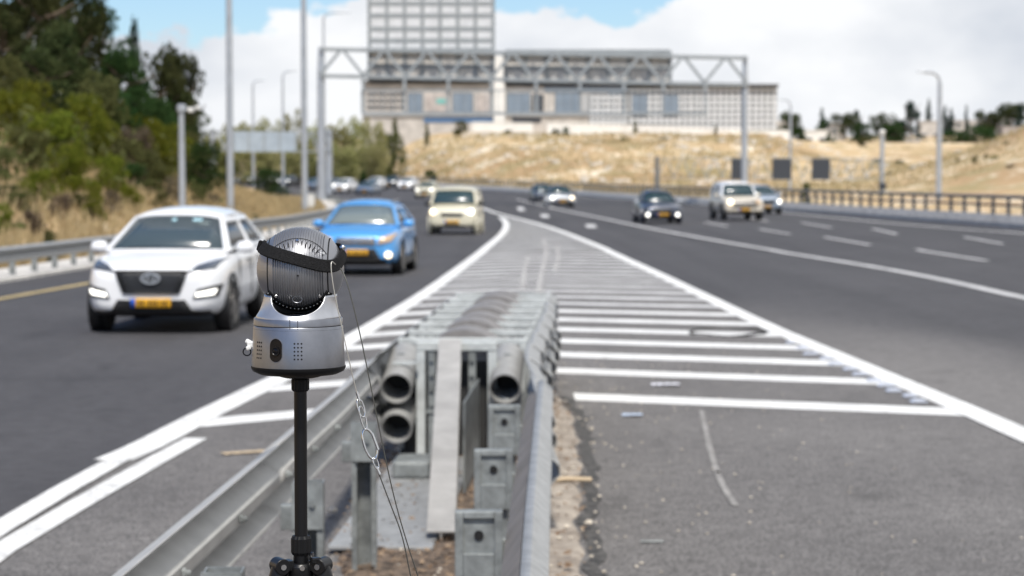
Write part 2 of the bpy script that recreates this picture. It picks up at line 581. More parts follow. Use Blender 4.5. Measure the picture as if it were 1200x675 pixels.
M['railpaint'] = mat('dull_grey_rail', (0.17, 0.175, 0.18), 0.6, 0.3, 0.2, 5)
M['gantry'] = mat('gantry_steel', (0.29, 0.315, 0.33), 0.6, 0.1, 0.10, 3)
M['pole'] = mat('lamp_post_steel', (0.40, 0.43, 0.47), 0.5, 0.35, 0.08, 2)
M['rib'] = mat('dull_grey_rib', (0.27, 0.29, 0.30), 0.7, 0, 0.1, 2)
M['galv_lit'] = mat('sunlit_galvanised_steel', (0.44, 0.435, 0.42), 0.55, 0.2, 0.10, 5, 0.03, 40, detail=7)  # galvanised steel made paler: the light on the left rail is in its colour
M['tar'] = mat('tar_filled_joint', (0.035, 0.033, 0.032), 0.8, 0, 0.5, 20, 0.3, 60, col2=(0.10, 0.095, 0.09))
M['brace'] = mat('beige_grey_steel', (0.37, 0.36, 0.345), 0.6, 0.15, 0.14, 4)
M['signback'] = mat('sign_back_sheet', (0.58, 0.55, 0.51), 0.7, 0.05, 0.15, 1.5)
M['signpale'] = mat('sign_back_pale_sheet', (0.62, 0.63, 0.64), 0.7, 0.0, 0.08, 1.5)
M['signgrey'] = mat('sign_blue_grey_sheet', (0.34, 0.40, 0.46), 0.6, 0.1, 0.1, 1)
M['panel'] = mat('dark_sign_box', (0.035, 0.042, 0.055), 0.5)
M['wall'] = mat('beige_render', (0.50, 0.47, 0.435), 0.9, 0, 0.15, 0.5)
M['wallwhite'] = mat('white_render', (0.74, 0.73, 0.70), 0.9, 0, 0.06, 0.6)
M['wallgrey'] = mat('grey_panel', (0.40, 0.41, 0.42), 0.8, 0, 0.1, 0.5)
M['wallpink'] = mat('pinkish_stone', (0.45, 0.405, 0.38), 0.9, 0, 0.25, 0.8)
M['bwin'] = mat('blue_grey_window', (0.20, 0.25, 0.31), 0.25, 0, 0.1, 0.3)
M['bwindark'] = mat('dark_window', (0.05, 0.055, 0.065), 0.3)
M['bblue'] = mat('blue_glazing', (0.10, 0.18, 0.32), 0.3)
M['teal'] = mat('teal_panel', (0.18, 0.45, 0.42), 0.6)
M['gridpane'] = mat('white_cladding_panel', (0.70, 0.71, 0.72), 0.6, 0, 0.06, 1)
M['mullion'] = mat('grey_mullion', (0.13, 0.14, 0.15), 0.6)
M['roof'] = mat('dark_roof_edge', (0.10, 0.10, 0.105), 0.8)
M['stone'] = mat('pale_limestone', (0.50, 0.45, 0.38), 0.95, 0, 0.25, 3, 0.5, 8)
M['leaflitter'] = mat('dead_leaves', (0.16, 0.09, 0.05), 0.9, 0, 0.5, 30, col2=(0.30, 0.22, 0.15))
M['paper'] = mat('pale_blue_wrapper', (0.45, 0.53, 0.66), 0.5)
M['paperwhite'] = mat('pale_wrapper', (0.62, 0.62, 0.68), 0.5)
M['wood'] = mat('bare_wood', (0.48, 0.38, 0.26), 0.8)
M['stud'] = mat('pale_road_stud', (0.50, 0.53, 0.60), 0.5)

# ------------------------------------------------------------------ terrain maths
def lerp_tab(tab, y):
    ys = [a for a, b in tab]
    return float(np.interp(y, ys, [b for a, b in tab]))
LE = [(-40, -12.6), (0, -12.0), (20, -11.4), (42, -10.5), (50, -10.25), (64, -9.5), (78, -8.6), (92, -8.5), (107, -9.0), (125, -10.2), (150, -12.6),
      (205, -20), (280, -33), (357, -50), (450, -80), (600, -140)]
RE = [(-40, 27.5), (0, 26), (30, 24.5), (63, 22.4), (85, 20.4), (129, 16.4), (155, 13.9), (185, 11), (220, 7.0), (246, 0.3), (289, -9.5), (340, -22),
      (378, -31), (405, -39), (450, -57), (600, -112)]
def smst(a, b, x):
    t = min(1, max(0, (x - a) / (b - a)))
    return t * t * (3 - 2 * t)
def zr(x, y):
    return -.17 * smst(14, 60, y) + .006 * min(200, max(0, y - 205))
def wob(x, y):
    return (math.sin(x * .31 + y * .17) + math.sin(x * .13 - y * .23 + 1.3) + math.sin(x * .57 + y * .41 + .5) * .5) / 2.5
def th(x, y):
    le, re_ = lerp_tab(LE, y), lerp_tab(RE, y)
    base = zr(x, y)
    if le - .2 < x < re_ + .2:
        return base - 0.18
    if x <= le - .2:
        d = le - x
        z = base - 0.05
        f = 1 - smst(112, 175, y)
        z += f * min(15, 0.40 * max(0, d - 2.6)) * (0.9 + .12 * wob(x, y))
        z += 0.25 * wob(x * 1.5, y * 1.5) * smst(2.5, 8, d) + 0.1 * smst(.5, 3, d)
        if y > 190:
            z += 7 * smst(12, 60, d) * smst(190, 330, y)
        return z
    d = x - re_
    z = base - 0.05
    m = smst(3, 26, d)
    k_ = smst(46, 62, x * 400 / max(y, 300))
    z += m * ((8.7 - 3.0 * k_) * smst(262, 402, y) + (.004 + .026 * k_) * max(0, min(y, 640) - 400))
    z += 12.0 * math.exp(-.5 * ((x - 72) / 14) ** 2 - .5 * ((y - 232) / 42) ** 2) if x < 72 else 12.0 * math.exp(-.5 * ((x - 72) / 60) ** 2 - .5 * ((y - 232) / 42) ** 2)
    z += .45 * wob(x * .8, y * .8) * m * smst(230, 280, y)
    return z

def ray(u, v):
    cx, cy = (u - U0) / FPX, -(v - V0) / FPX
    d = Vector((cx, math.cos(PITCH) + cy * math.sin(PITCH), -math.sin(PITCH) + cy * math.cos(PITCH)))
    return d / d.y
def G(u, v, off=0.0):
    """the spot on the road surface seen at photograph pixel u, v"""
    d = ray(u, v)
    lo, hi = 2.0, 2000.0
    for _ in range(60):
        mid = (lo + hi) / 2
        if CAMH + d.z * mid > zr(d.x * mid, mid) + off:
            lo = mid
        else:
            hi = mid
    return Vector((d.x * lo, lo, zr(d.x * lo, lo)))
def at(u, v, D):
    d = ray(u, v)
    return Vector((d.x * D, D, CAMH + d.z * D))

# ------------------------------------------------------------------ ground sheet
def frange(segs):
    r_ = []
    for a, b, n in segs:
        r_ += list(np.linspace(a, b, n, endpoint=False))
    return r_ + [segs[-1][1]]
ys = frange([(-60, 40, 20), (40, 170, 66), (170, 460, 100), (460, 900, 40), (900, 4000, 14)])
rows = []
for y in ys:
    le, re_ = lerp_tab(LE, y), lerp_tab(RE, y)
    xs = [le - a for a in (1500, 600, 250, 150, 100, 75, 60, 48, 38, 30, 24, 19, 15, 12, 9.5, 7.5, 6, 4.5, 3.2, 2.2, 1.2, .25)]
    xs += list(np.linspace(le, re_, 8))
    xs += [re_ + a for a in (.25, 1.5, 3, 5, 7.5, 10, 13, 16, 20, 24, 28, 32, 37, 42, 47, 52, 57, 62, 68, 75, 83, 92, 104, 120, 140, 170, 220, 320, 600, 1500)]
    rows.append([(x, y, th(x, y)) for x in xs])

def terrain_mat():
    m = bpy.data.materials.new('dry_hillside')
    m.use_nodes = True
    t = m.node_tree
    b = t.nodes['Principled BSDF']
    b.inputs['Roughness'].default_value = 0.95
    b.inputs['Specular IOR Level'].default_value = 0.1
    tx = nn(t, 'ShaderNodeTexCoord')
    mpn = nn(t, 'ShaderNodeMapping')
    mpn.inputs['Scale'].default_value = (1, .55, 2.2)
    t.links.new(tx.outputs['Object'], mpn.inputs['Vector'])
    def noise(sc, det):
        n = nn(t, 'ShaderNodeTexNoise')
        n.inputs['Scale'].default_value = sc
        n.inputs['Detail'].default_value = det
        n.inputs['Roughness'].default_value = 0.62
        t.links.new(mpn.outputs[0], n.inputs['Vector'])
        return n.outputs['Fac']
    def step(f, a, b_):
        r_ = nn(t, 'ShaderNodeMapRange')
        r_.inputs['From Min'].default_value = a
        r_.inputs['From Max'].default_value = b_
        t.links.new(f, r_.inputs['Value'])
        return r_.outputs[0]
    def mixc(f, a, b_):
        mx = nn(t, 'ShaderNodeMix', data_type='RGBA')
        t.links.new(f, mx.inputs['Factor'])
        for k, c in (('A', a), ('B', b_)):
            if isinstance(c, tuple):
                mx.inputs[k].default_value = (*c, 1)
            else:
                t.links.new(c, mx.inputs[k])
        return mx.outputs['Result']
    c = mixc(step(noise(.16, 6), .4, .62), (0.50, 0.37, 0.215), (0.62, 0.48, 0.30))
    c = mixc(step(noise(.035, 5), .42, .60), c, (0.40, 0.275, 0.155))
    c = mixc(step(noise(.30, 7), .54, .62), c, (0.74, 0.65, 0.51))
    c = mixc(step(noise(.13, 8), .52, .62), c, (0.33, 0.265, 0.14))
    c = mixc(step(noise(.5, 8), .62, .72), c, (0.16, 0.14, 0.07))
    t.links.new(c, b.inputs['Base Color'])
    bp = nn(t, 'ShaderNodeBump')
    bp.inputs['Strength'].default_value = 0.6
    bp.inputs['Distance'].default_value = 0.3
    t.links.new(noise(.9, 6), bp.inputs['Height'])
    t.links.new(bp.outputs[0], b.inputs['Normal'])
    return m
M['terrain'] = terrain_mat()
obj('ground', MB().grid(rows), M['terrain'], sm=60, fix=False, kind='structure')

# asphalt: one sheet from the left guard rail to the right barrier
ry = frange([(-40, 0, 20), (0, 60, 60), (60, 160, 50), (160, 600, 88)])
rows = []
for y in ry:
    a, b = lerp_tab(LE, y), lerp_tab(RE, y)
    rows.append([(x, y, zr(x, y)) for x in np.linspace(a, b, 61)])
road_rows = rows

def resample(pts, step):
    pts = [Vector(p) for p in pts]
    o = [pts[0]]
    for a, b in zip(pts, pts[1:]):
        n = max(1, int((b - a).length / step))
        o += [a.lerp(b, (k + 1) / n) for k in range(n)]
    return o
def smoothpath(pts, it=2):
    for _ in range(it):
        q = [pts[0]]
        for a, b in zip(pts, pts[1:]):
            q += [a.lerp(b, .25), a.lerp(b, .75)]
        pts = q + [pts[-1]]
    return pts
def strip(path, wd, off, mb=None):
    """a painted strip wd wide that lies on the road along path"""
    mb = mb or MB()
    r_ = []
    for i, p in enumerate(path):
        t = (path[min(i + 1, len(path) - 1)] - path[max(i - 1, 0)])
        nrm = Vector((t.y, -t.x, 0)).normalized()
        rw = []
        for s in (-1, 1):
            q = p + nrm * s * wd / 2
            o = off + (0.012 if q.y > 60 else 0) + (0.02 if q.y > 140 else 0)
            rw.append((q.x, q.y, zr(q.x, q.y) + o))
        r_.append(rw)
    return mb.grid(r_)
def pix(*uv):
    return [G(u, v) for u, v in uv]

LG = pix((132, 541), (170, 525), (227, 494), (302, 457), (350, 434), (400, 405), (450, 375), (500, 344), (545, 310), (575, 287), (589, 275), (594, 266), (592, 259), (586, 255))
RG = pix((1330, 570), (1200, 511), (1127, 479), (1050, 447), (960, 409), (900, 384), (820, 345), (760, 316), (700, 288), (640, 265), (600, 255), (580, 250), (565, 244), (548, 240), (520, 236))
LGs, RGs = resample(smoothpath(LG), .8), resample(smoothpath(RG), .8)
def xat(path, y):
    return float(np.interp(y, [p.y for p in path], [p.x for p in path]))
LN = pix((-330, 840), (-160, 725), (0, 621), (75, 576), (150, 534))
me = MB().grid(road_rows).mesh('road', False)
at_ = me.attributes.new('age', 'FLOAT', 'POINT')
rl_ = sorted([(p.y, p.x) for p in RGs])
for i, v_ in enumerate(me.vertices):
    d_ = v_.co.x - lerp_tab(rl_, v_.co.y)
    k_ = (1 - smst(.6, 3.2, d_ + .5 * wob(v_.co.x * 3, v_.co.y * 2))) * (1 - smst(20, 40, v_.co.y + 3 * wob(v_.co.x * 2, v_.co.y)))
    at_.data[i].value = k_ if d_ > -1.5 else 0
obj('road', me, M['road'], kind='structure')
# lighter, older asphalt of the gore
rows = []
lgp = sorted([(p.y, p.x) for p in LGs])
lnp = sorted([(p.y, p.x) for p in LN])
rgp = sorted([(p.y, p.x) for p in RGs])
for y in frange([(-40, 15, 30), (15, 70, 70), (70, 98, 20)]):
    a = lerp_tab(lgp, y) if y > 15.1 else (lerp_tab(lnp, y) if y > lnp[0][0] else lnp[0][1])
    b = lerp_tab(rgp, y)
    b += .10
    b = max(b, a + .05)
    rows.append([(x, y, zr(x, y) + .004) for x in np.linspace(a, b, 9)])
obj('gore_pavement', MB().grid(rows), M['gore'], fix=False, kind='structure')

strip_o = lambda name, pts, wd, m, off=0.012, step=1.0: obj(name, strip(resample(pts, step), wd, off), m, fix=False, kind='structure')
obj('gore_edge_line', strip(LGs, .27, .012), M['paint'], fix=False, kind='structure')
obj('gore_edge_line', strip(RGs, .27, .013), M['paint'], fix=False, kind='structure')
strip_o('edge_line', LN, .17, M['paint'], .016)
strip_o('edge_line', pix((-330, 885), (-160, 764), (0, 647), (100, 588), (190, 537), (230, 515)), .17, M['paint'], .012)
strip_o('lane_line', smoothpath(pix((1330, 374), (1200, 350), (1110, 329), (1020, 312), (930, 298), (840, 283), (750, 266), (705, 256), (660, 247), (630, 240), (605, 234))), .27, M['paint_worn'])
strip_o('edge_line', smoothpath(pix((1330, 288), (1200, 274), (1110, 268), (1020, 260), (930, 250.5), (840, 242), (750, 235), (680, 231), (620, 228))), .3, M['paint_worn'])
strip_o('yellow_edge_line', smoothpath([Vector((x_, y_, 0)) for x_, y_ in ((-9, 12), (-8.7, 28), (-8.4, 35), (-8.05, 41), (-7.4, 58), (-6.5, 80), (-6.4, 98), (-7.8, 125), (-12.6, 170), (-20, 215))]), .2, M['paint_yellow'])
for a, b in (((1157, 306), (1074, 293)), ((1020, 288), (966, 278.5)), ((925, 275), (890, 269)), ((853, 266), (826, 261)),
             ((1175, 286.6), (1130, 278.5)), ((1051, 275), (1022, 268.6)), ((975, 267.6), (939, 261.5)), ((900, 260), (872, 255))):
    strip_o('lane_dash', pix(a, b), .2, M['paint_worn'])
for u, v in ((694, 265.5), (640, 253.5), (612, 245.5)):
    p, q = G(u, v + 1.9), G(u - 3, v - 1.9)
    strip_o('lane_dash', [p, q], .42, M['paint_worn'])

# chevron bars of the gore: every bar an own piece
gm = thing('gore_marking', None, None, kind='structure')
apex = [19.12] + [21.67 + 2.06 * k for k in range(43)]
random.seed(5)
def bar_mesh(pts, th_, off):
    rows_ = [[], []]
    for (x, y) in pts:
        for j, s in enumerate((-.5, .5)):
            rows_[j].append((x, y + s * th_, zr(x, y + s * th_) + off + (0.012 if y > 60 else 0)))
    return MB().grid(rows_)
for k, ya in enumerate(apex):
    thk = .62 if k < 2 else (.72 if k < 8 else .80)
    xa = -0.3
    if ya > 40:
        t_ = smst(40, 58, ya)
        xa = -0.3 * (1 - t_) + t_ * (lerp_tab(lgp, ya) * .5 + lerp_tab(rgp, ya) * .5)
    def crossL(slope):
        lo = -4.0
        f = lambda x: x - lerp_tab(lgp, max(15.2, ya - slope * (xa - x)))
        for i in range(200):
            x = xa - i * .02
            if f(x) < .1:
                return x
        return xa
    def crossR(slope):
        for i in range(260):
            x = xa + i * .02
            if x > lerp_tab(rgp, ya - slope * (x - xa)) - .1:
                return x
        return xa
    xl, xr = crossL(.90), crossR(.40)
    m_ = M['paint'] if ya < 32 else M['paint_worn']
    if ya < 24.5:
        xr0 = 0.55 if k == 0 else 0.42 + .02 * k
        xl1 = -0.98
    else:
        xr0 = xl1 = xa
    if xl < xl1 - .1:
        n = max(2, int((xl1 - xl) / .4))
        if ya < 24.5:
            pl = [(x, ya - .45 - .90 * (xa - x)) for x in np.linspace(xl, xl1, n)]
            obj('stripe', bar_mesh(pl, thk, .008), m_, gm, fix=False)
        else:
            pl = [(x, ya - .95 * (xa - x)) for x in np.linspace(xl, xl1, n)]
            pl += [(x, ya - .40 * (x - xa)) for x in np.linspace(xr0, xr, max(2, int((xr - xr0) / .4)))][1:]
            if len(pl) > 2:
                obj('stripe', bar_mesh(pl, thk, .008), m_, gm, fix=False)
    if ya < 24.5:
        pr = [(x, ya - .40 * (x - xa)) for x in np.linspace(xr0, xr, 9)]
        obj('stripe', bar_mesh(pr, thk, .008), m_, gm, fix=False)

# tyre scuffs over the bars and a long scrape on the bare asphalt
for pts, wd in ((((822, 482), (829, 515), (836, 543), (846, 570), (862, 594)), .04), (((828, 520), (842, 556)), .03)):
    strip_o('scrape_mark', smoothpath(pix(*pts)), wd, M['scuff'], .010, .2)
for pts, wd in ((((631, 344), (634, 320), (641, 296), (636, 280)), .10), (((650, 318), (655, 300), (652, 288)), .09), (((612, 340), (614, 318), (619, 300)), .08)):
    strip_o('scuff_mark', smoothpath(pix(*pts)), wd, M['scuffpale'], .018, .5)

# ------------------------------------------------------------------ central strip: dirt, litter
dl = [(-2, -1.1), (3, -1.1), (6, -.98), (9, -.90), (12, -.86), (14.5, -.86)]
def dirt_r(y):
    return float(np.interp(y, [-4, 8, 10.2, 12, 13.4, 15, 17, 18.6, 19.3], [.42, .40, .38, .40, .47, .50, .52, .45, .25])) + .016 * math.sin(y * 4.1) + .011 * math.sin(y * 9.3 + 1)
rows = []
for y in frange([(-4, 8, 60), (8, 19.3, 110)]):
    a, b = (lerp_tab(dl, y) if y < 14.5 else lerp_tab([(14.5, -.86), (19.3, -.5)], y)) + .05 * math.sin(y * 3.3), dirt_r(y)
    xs = np.linspace(a, b, 22)
    rw = []
    for i, x in enumerate(xs):
        e = min(i, 21 - i)
        hgt = -.02 if e == 0 else .018 + .012 * abs(math.sin(x * 9 + y * 5.3) * math.sin(y * 7.7 - x * 4)) + (.01 if e > 2 else 0)
        rw.append((x, y, zr(x, y) + hgt))
    rows.append(rw)
me = MB().grid(rows).mesh('dirt_strip', False)
hu = me.attributes.new('humus', 'FLOAT', 'POINT')
for i, v_ in enumerate(me.vertices):
    hu.data[i].value = 1 - smst(-.02, .16, v_.co.x + .05 * math.sin(v_.co.y * 5))
obj('dirt_strip', me, M['dirt'], sm=60, kind='structure')
tar = [Vector((dirt_r(y) + .035 + .012 * math.sin(y * 13), y, 0)) for y in np.linspace(3, 18.8, 160)]
obj('tar_seam', strip(tar, .085, .010), M['tar'], fix=False, kind='structure')
random.seed(11)
mb = MB()
for i in range(4200):
    y = random.uniform(5, 19)
    x = random.uniform(-.95, .16) if random.random() < .93 else random.uniform(.1, dirt_r(y))
    if random.random() < .03:
        x = dirt_r(y) - abs(random.gauss(0, .15))
    s = random.uniform(.008, .028)
    z = zr(x, y) + random.uniform(.035, .055)
    a = random.uniform(0, 6.3)
    tx_, tz = random.uniform(-.4, .4), random.uniform(-.4, .4)
    c, d = math.cos(a) * s, math.sin(a) * s
    mb.add([(x - c, y - d, z - s * tx_), (x + d * .5, y - c * .5, z - s * tz), (x + c, y + d, z + s * tx_), (x - d * .5, y + c * .5, z + s * tz)], [(0, 1, 2, 3)])
obj('leaf_litter', mb, M['leaflitter'], fix=False, kind='stuff')
props(bpy.data.objects['leaf_litter'], label='brown dead leaves and twigs scattered over the dirt strip', cat='litter')
mb = MB()
def rock(mb, c, s, seed):
    rnd = random.Random(seed)
    vs = []
    for (r_, z) in ((.55, -.4), (1, 0), (.6, .5)):
        for k in range(6):
            th_ = k * PI / 3 + rnd.uniform(-.2, .2)
            q = rnd.uniform(.75, 1.1)
            vs.append((c[0] + s * r_ * q * math.cos(th_), c[1] + s * r_ * q * math.sin(th_), c[2] + s * z * rnd.uniform(.7, 1.1)))
    fs = [tuple(range(5, -1, -1)), tuple(range(12, 18))]
    for i in range(2):
        for k in range(6):
            fs.append((i * 6 + k, i * 6 + (k + 1) % 6, i * 6 + 6 + (k + 1) % 6, i * 6 + 6 + k))
    mb.add(vs, fs)
for i in range(320):
    y = random.uniform(5.5, 19)
    x = random.uniform(-.9, dirt_r(y) + .1)
    rock(mb, (x, y, zr(x, y) + .035), random.uniform(.006, .02), i)
for i in range(260):
    y = random.uniform(8, 24)
    x = dirt_r(min(y, 19)) + abs(random.gauss(0, 1.2))
    rock(mb, (x, y, zr(x, y) + .008), random.uniform(.005, .013), i + 900)
obj('gravel', mb, M['stone'], fix=False, kind='stuff')
props(bpy.data.objects['gravel'], label='small pale stones scattered over dirt and shoulder', cat='gravel')
for (u, v, s, lab) in ((604, 538, .05, 'pale stone on the dirt between the second and third post heads by the right rail'), (622, 603, .045, 'pale stone lying under the outer side of the right guardrail'),
                  (585, 533, .04, 'pale stone behind the middle post head'), (430, 660, .05, 'pale stone at the foot of the left post'),
                  (588, 563, .03, 'small pale stone just behind the nearest post head'), (642, 612, .035, 'small stone in the middle of the dirt strip, nearest the bottom edge'),
                  (690, 622, .03, 'small stone on the ragged edge between dirt strip and asphalt'), (390, 607, .04, 'stone among dead leaves between tripod column and left post')):
    p = G(u, v)
    mb = MB()
    rock(mb, (0, 0, 0), s, int(u))
    o = obj('stone', mb, M['stone'], label=lab, cat='stone', group='stones on the dirt strip')
    o.location = p + Vector((0, 0, .045))

def scrap(name, u, v, lx, ly, m, label, cat, rz=0, hgt=.02):
    p = G(u, v)
    mb = MB()
    rows_ = []
    for j in range(5):
        rows_.append([((i / 8 - .5) * lx, (j / 4 - .5) * ly, .006 + hgt * abs(math.sin(i * 1.7 + j * 2.1))) for i in range(9)])
    mb.grid(rows_)
    o = obj(name, mb, m, fix=False, label=label, cat=cat)
    s = o.modifiers.new('thick', 'SOLIDIFY')
    s.thickness = .002
    o.location = p + Vector((0, 0, .006))
    o.rotation_euler = (0, 0, rz)
scrap('wrapper', 741, 489, .16, .10, M['paper'], 'small pale blue wrapper lying on the grey shoulder', 'litter', .1)
scrap('wrapper', 780, 453, .26, .14, M['paperwhite'], 'long pale wrapper lying between two white gore bars', 'litter', .05)
scrap('cardboard_scrap', 288, 532, .34, .10, M['wood'], 'flat tan scrap of cardboard on the asphalt left of the pole', 'litter', .5, .006)
p = G(667, 571)
o = obj('stick', MB().tube([(-.13, 0, .02), (-.02, .02, .03), (.14, .05, .02)], .018, 6), M['wood'], label='short pale stick lying across the dirt strip', cat='stick')
o.location = p + Vector((0, 0, .02))
p = G(764, 638)
o = obj('stick', MB().tube([(-.06, 0, .01), (.06, -.01, .012)], .008, 6), M['galv_old'], label='thin grey stick lying on the near shoulder', cat='stick')
o.location = p + Vector((0, 0, .006))
pts = [G(854 + 46 * math.cos(a), 391 + 4.2 * math.sin(a)) for a in np.linspace(.35, 2 * PI - .25, 26)]
o = obj('tyre_strip', MB().tube([q + Vector((0, 0, .02 + .012 * math.sin(i * .9))) for i, q in enumerate(pts)], [.006 + .009 * abs(math.sin(i * .28 + .9)) for i in range(26)], 6), M['tyre'], label='black strip of shed tyre lying in a long loop on a white gore bar', cat='tyre scrap')
for i in range(12):
    u, v = 935 + 14 * i, 399.5 + 6.2 * i
    p = G(u - 10 + random.uniform(-3, 3), v + 4 + random.uniform(-.8, .8))
    mb = MB()
    w_ = random.uniform(.055, .095)
    mb.prism([(-w_, 0), (w_, 0), (w_ * .6, .02), (-w_ * .6, .02)], -.08, .08)
    o = obj('road_stud', mb, M['stud'], label='pale raised road stud inside the right gore line, %s' % ('farthest of the row' if i == 0 else 'nearest of the row' if i == 11 else '%s from the far end' % ['', 'second', 'third', 'fourth', 'fifth', 'sixth', 'seventh', 'eighth', 'ninth', 'tenth', 'eleventh'][i]), cat='road stud', group='road studs along the right gore line')
    o.location = p + Vector((0, 0, .012))

# ------------------------------------------------------------------ guard rails
WP = [(0, .156), (.012, .150), (.083, .112), (.083, .078), (.0, .022), (0, -.022), (.083, -.078), (.083, -.112), (.012, -.150), (0, -.156)]
def wbeam(path, side, zc, mb=None, prof=WP):
    mb = mb or MB()
    rows_ = []
    for i, p in enumerate(path):
        t = (path[min(i + 1, len(path) - 1)] - path[max(i - 1, 0)])
        nrm = Vector((t.y, -t.x, 0)).normalized() * side
        rows_.append([tuple(p + nrm * d + Vector((0, 0, zc + z))) for d, z in prof])
    return mb.grid(rows_)
def solid(o, t=.004, off=0):
    s = o.modifiers.new('thick', 'SOLIDIFY')
    s.thickness = t
    s.offset = off
    return o
def cpost(name, h, parent, m=None, loc=(0, 0, 0), rz=0, hd=.06):
    """steel channel post, open side towards the viewer (-y)"""
    w2 = .06
    mb = MB()
    mb.bb(-w2, w2, hd - .006, hd, -.25, h)
    mb.bb(-w2, -w2 + .007, -hd, hd - .0061, -.25, h)
    mb.bb(w2 - .007, w2, -hd, hd - .0061, -.25, h)
    mb.bb(-w2 + .0071, -w2 + .025, -hd, -hd + .006, -.25, h)
    mb.bb(w2 - .025, w2 - .0071, -hd, -hd + .006, -.25, h)
    o = obj(name, mb, m or M['galv_old'], parent)
    o.location = loc
    o.rotation_euler = (0, 0, rz)
    return o
def V(*a): return Vector(a)

# left of the pair running from the camera up to the crash cushion (face outward = left)
lr = thing('guardrail', 'galvanised guardrail seen from behind, running from bottom left up to the crash cushion', 'guardrail')
pathL = resample([V(-1.42, 1.0, 0), V(-1.16, 6.4, 0), V(-1.05, 9.0, 0), V(-.93, 12.0, 0), V(-.88, 14.2, 0)], .4)
pathL = [V(p.x, p.y, zr(p.x, p.y)) for p in pathL]
nL = len(pathL) // 2 + 4
for a, b, dx in ((0, nL + 1, 0), (nL, len(pathL), -.005)):
    o = solid(obj('rail', wbeam([p + V(dx, 0, 0) for p in pathL[a:b]], -1, .60), M['galv_lit'], lr, sm=30, fix=False))
for i, y in enumerate((2.6, 4.6, 6.5, 8.4, 10.4)):
    x = float(np.interp(y, [p.y for p in pathL], [p.x for p in pathL])) + .27
    g0 = zr(x, y)
    cpost('post', .74, lr, loc=(x, y, g0), rz=R(2))
    o = obj('spacer_block', MB().bb(-.11, -.062, -.03, .03, .55, .65), M['galv_old'], lr, bevel=.004)
    o.location = (x, y, g0)
    mb = MB().bb(-.062, .062, -.068, -.062, .56, .745)
    for bx, bz in ((0.02, .66), (-.03, .57)):
        mb.lathe([(.012, 0), (.012, .012)], 6, (bx, -.068, bz), Matrix.Rotation(PI / 2, 3, 'X'))
    o = obj('cleat_plate', mb, M['galv_old'], lr)
    o.location = (x, y, g0)
mb = MB()
for y in (7.2, 8.35, 9.6, 10.5, 11.4, 12.6):
    x = float(np.interp(y, [p.y for p in pathL], [p.x for p in pathL]))
    mb.lathe([(.018, 0), (.018, .014), (.01, .014), (.01, .03)], 6, (x + .004, y, zr(x, y) + .60), Matrix.Rotation(PI / 2, 3, 'Y'))
obj('bolt', mb, M['galv_old'], lr, kind='stuff')

# right one (face outward = right)
rr = thing('guardrail', 'galvanised guardrail seen almost end on beside the dirt strip right of the posts', 'guardrail')
pathR = resample([V(-.06, 1.0, 0), V(.0, 5.0, 0), V(.045, 7.5, 0), V(.10, 10.0, 0), V(.155, 12.4, 0)], .4)
pathR = [V(p.x, p.y, zr(p.x, p.y)) for p in pathR]
solid(obj('rail', wbeam(pathR, 1, .60, prof=[(0.0, .156), (.03, .158)] + WP[2:]), M['galv'], rr, sm=30, fix=False))
obj('backing_plate', wbeam(pathR, 1, .60, prof=[(-.004, .138), (-.07, .05), (-.075, -.06), (-.02, -.14)]), M['rustgrey'], rr, fix=False)
for y in (2.2, 3.9, 5.8, 7.6, 9.3, 11.1):
    x = float(np.interp(y, [p.y for p in pathR], [p.x for p in pathR])) - .165
    g0 = zr(x, y)
    cpost('post', .70, rr, loc=(x, y, g0))
    mb = MB()
    mb.bb(.062, .162, -.02, .02, .55, .65)
    o = obj('spacer_block', mb, M['galv_old'], rr, bevel=.004)
    o.location = (x, y, g0)
    # boxed cleat at the post's head with a raised rim and a bolt hole
    mb = MB()
    mb.bb(-.085, .085, -.075, -.068, .50, .76)
    mb.bb(-.085, -.055, -.0895, -.0751, .50, .76)
    mb.bb(.055, .085, -.0895, -.0751, .50, .76)
    mb.bb(-.0549, .0549, -.0895, -.0751, .735, .76)
    mb.bb(-.0549, .0549, -.0895, -.0751, .50, .61)
    mb.bb(-.085, .085, -.0679, -.02, .745, .76)
    o = obj('cleat_plate', mb, M['galv_old'], rr, bevel=.004)
    o.location = (x, y, g0)
    mb = MB().lathe([(.017, 0), (.017, .006)], 12, (.0, -.076, .675), Matrix.Rotation(PI / 2, 3, 'X'))
    h_ = obj('bolt_hole', mb, M['gap'], o)

# far left rail along the verge
fl = thing('guardrail', 'long grey guardrail along the left verge with dry grass behind it', 'guardrail')
yy = frange([(16, 130, 57), (130, 260, 40)])
pathF = [V(lerp_tab(LE, y) + .42, y, 0) for y in yy]
pathF = [V(p.x, p.y, zr(p.x, p.y)) for p in pathF]
solid(obj('rail', wbeam(pathF, 1, .50, prof=WP), M['galv'], fl, sm=30, fix=False), .005)
pm = MB().bb(-.06, .06, -.03, .03, -.4, .62).mesh('post')
y = 17.0
while y < 215:
    o = obj('post', pm, M['galv_old'], fl)
    x = lerp_tab(LE, y) + .32
    o.location = (x, y, zr(x, y))
    y += 1.75 if y < 130 else 3.5
rows = []
for y in frange([(16, 130, 57), (130, 205, 25)]):
    x = lerp_tab(LE, y)
    rows.append([(x + d, y, zr(x, y) + h) for d, h in ((-.5, -.1), (-.5, .10), (.72, .06), (.74, -.1))])
obj('verge_kerb', MB().grid(rows), M['concrete'], fix=False, kind='structure')

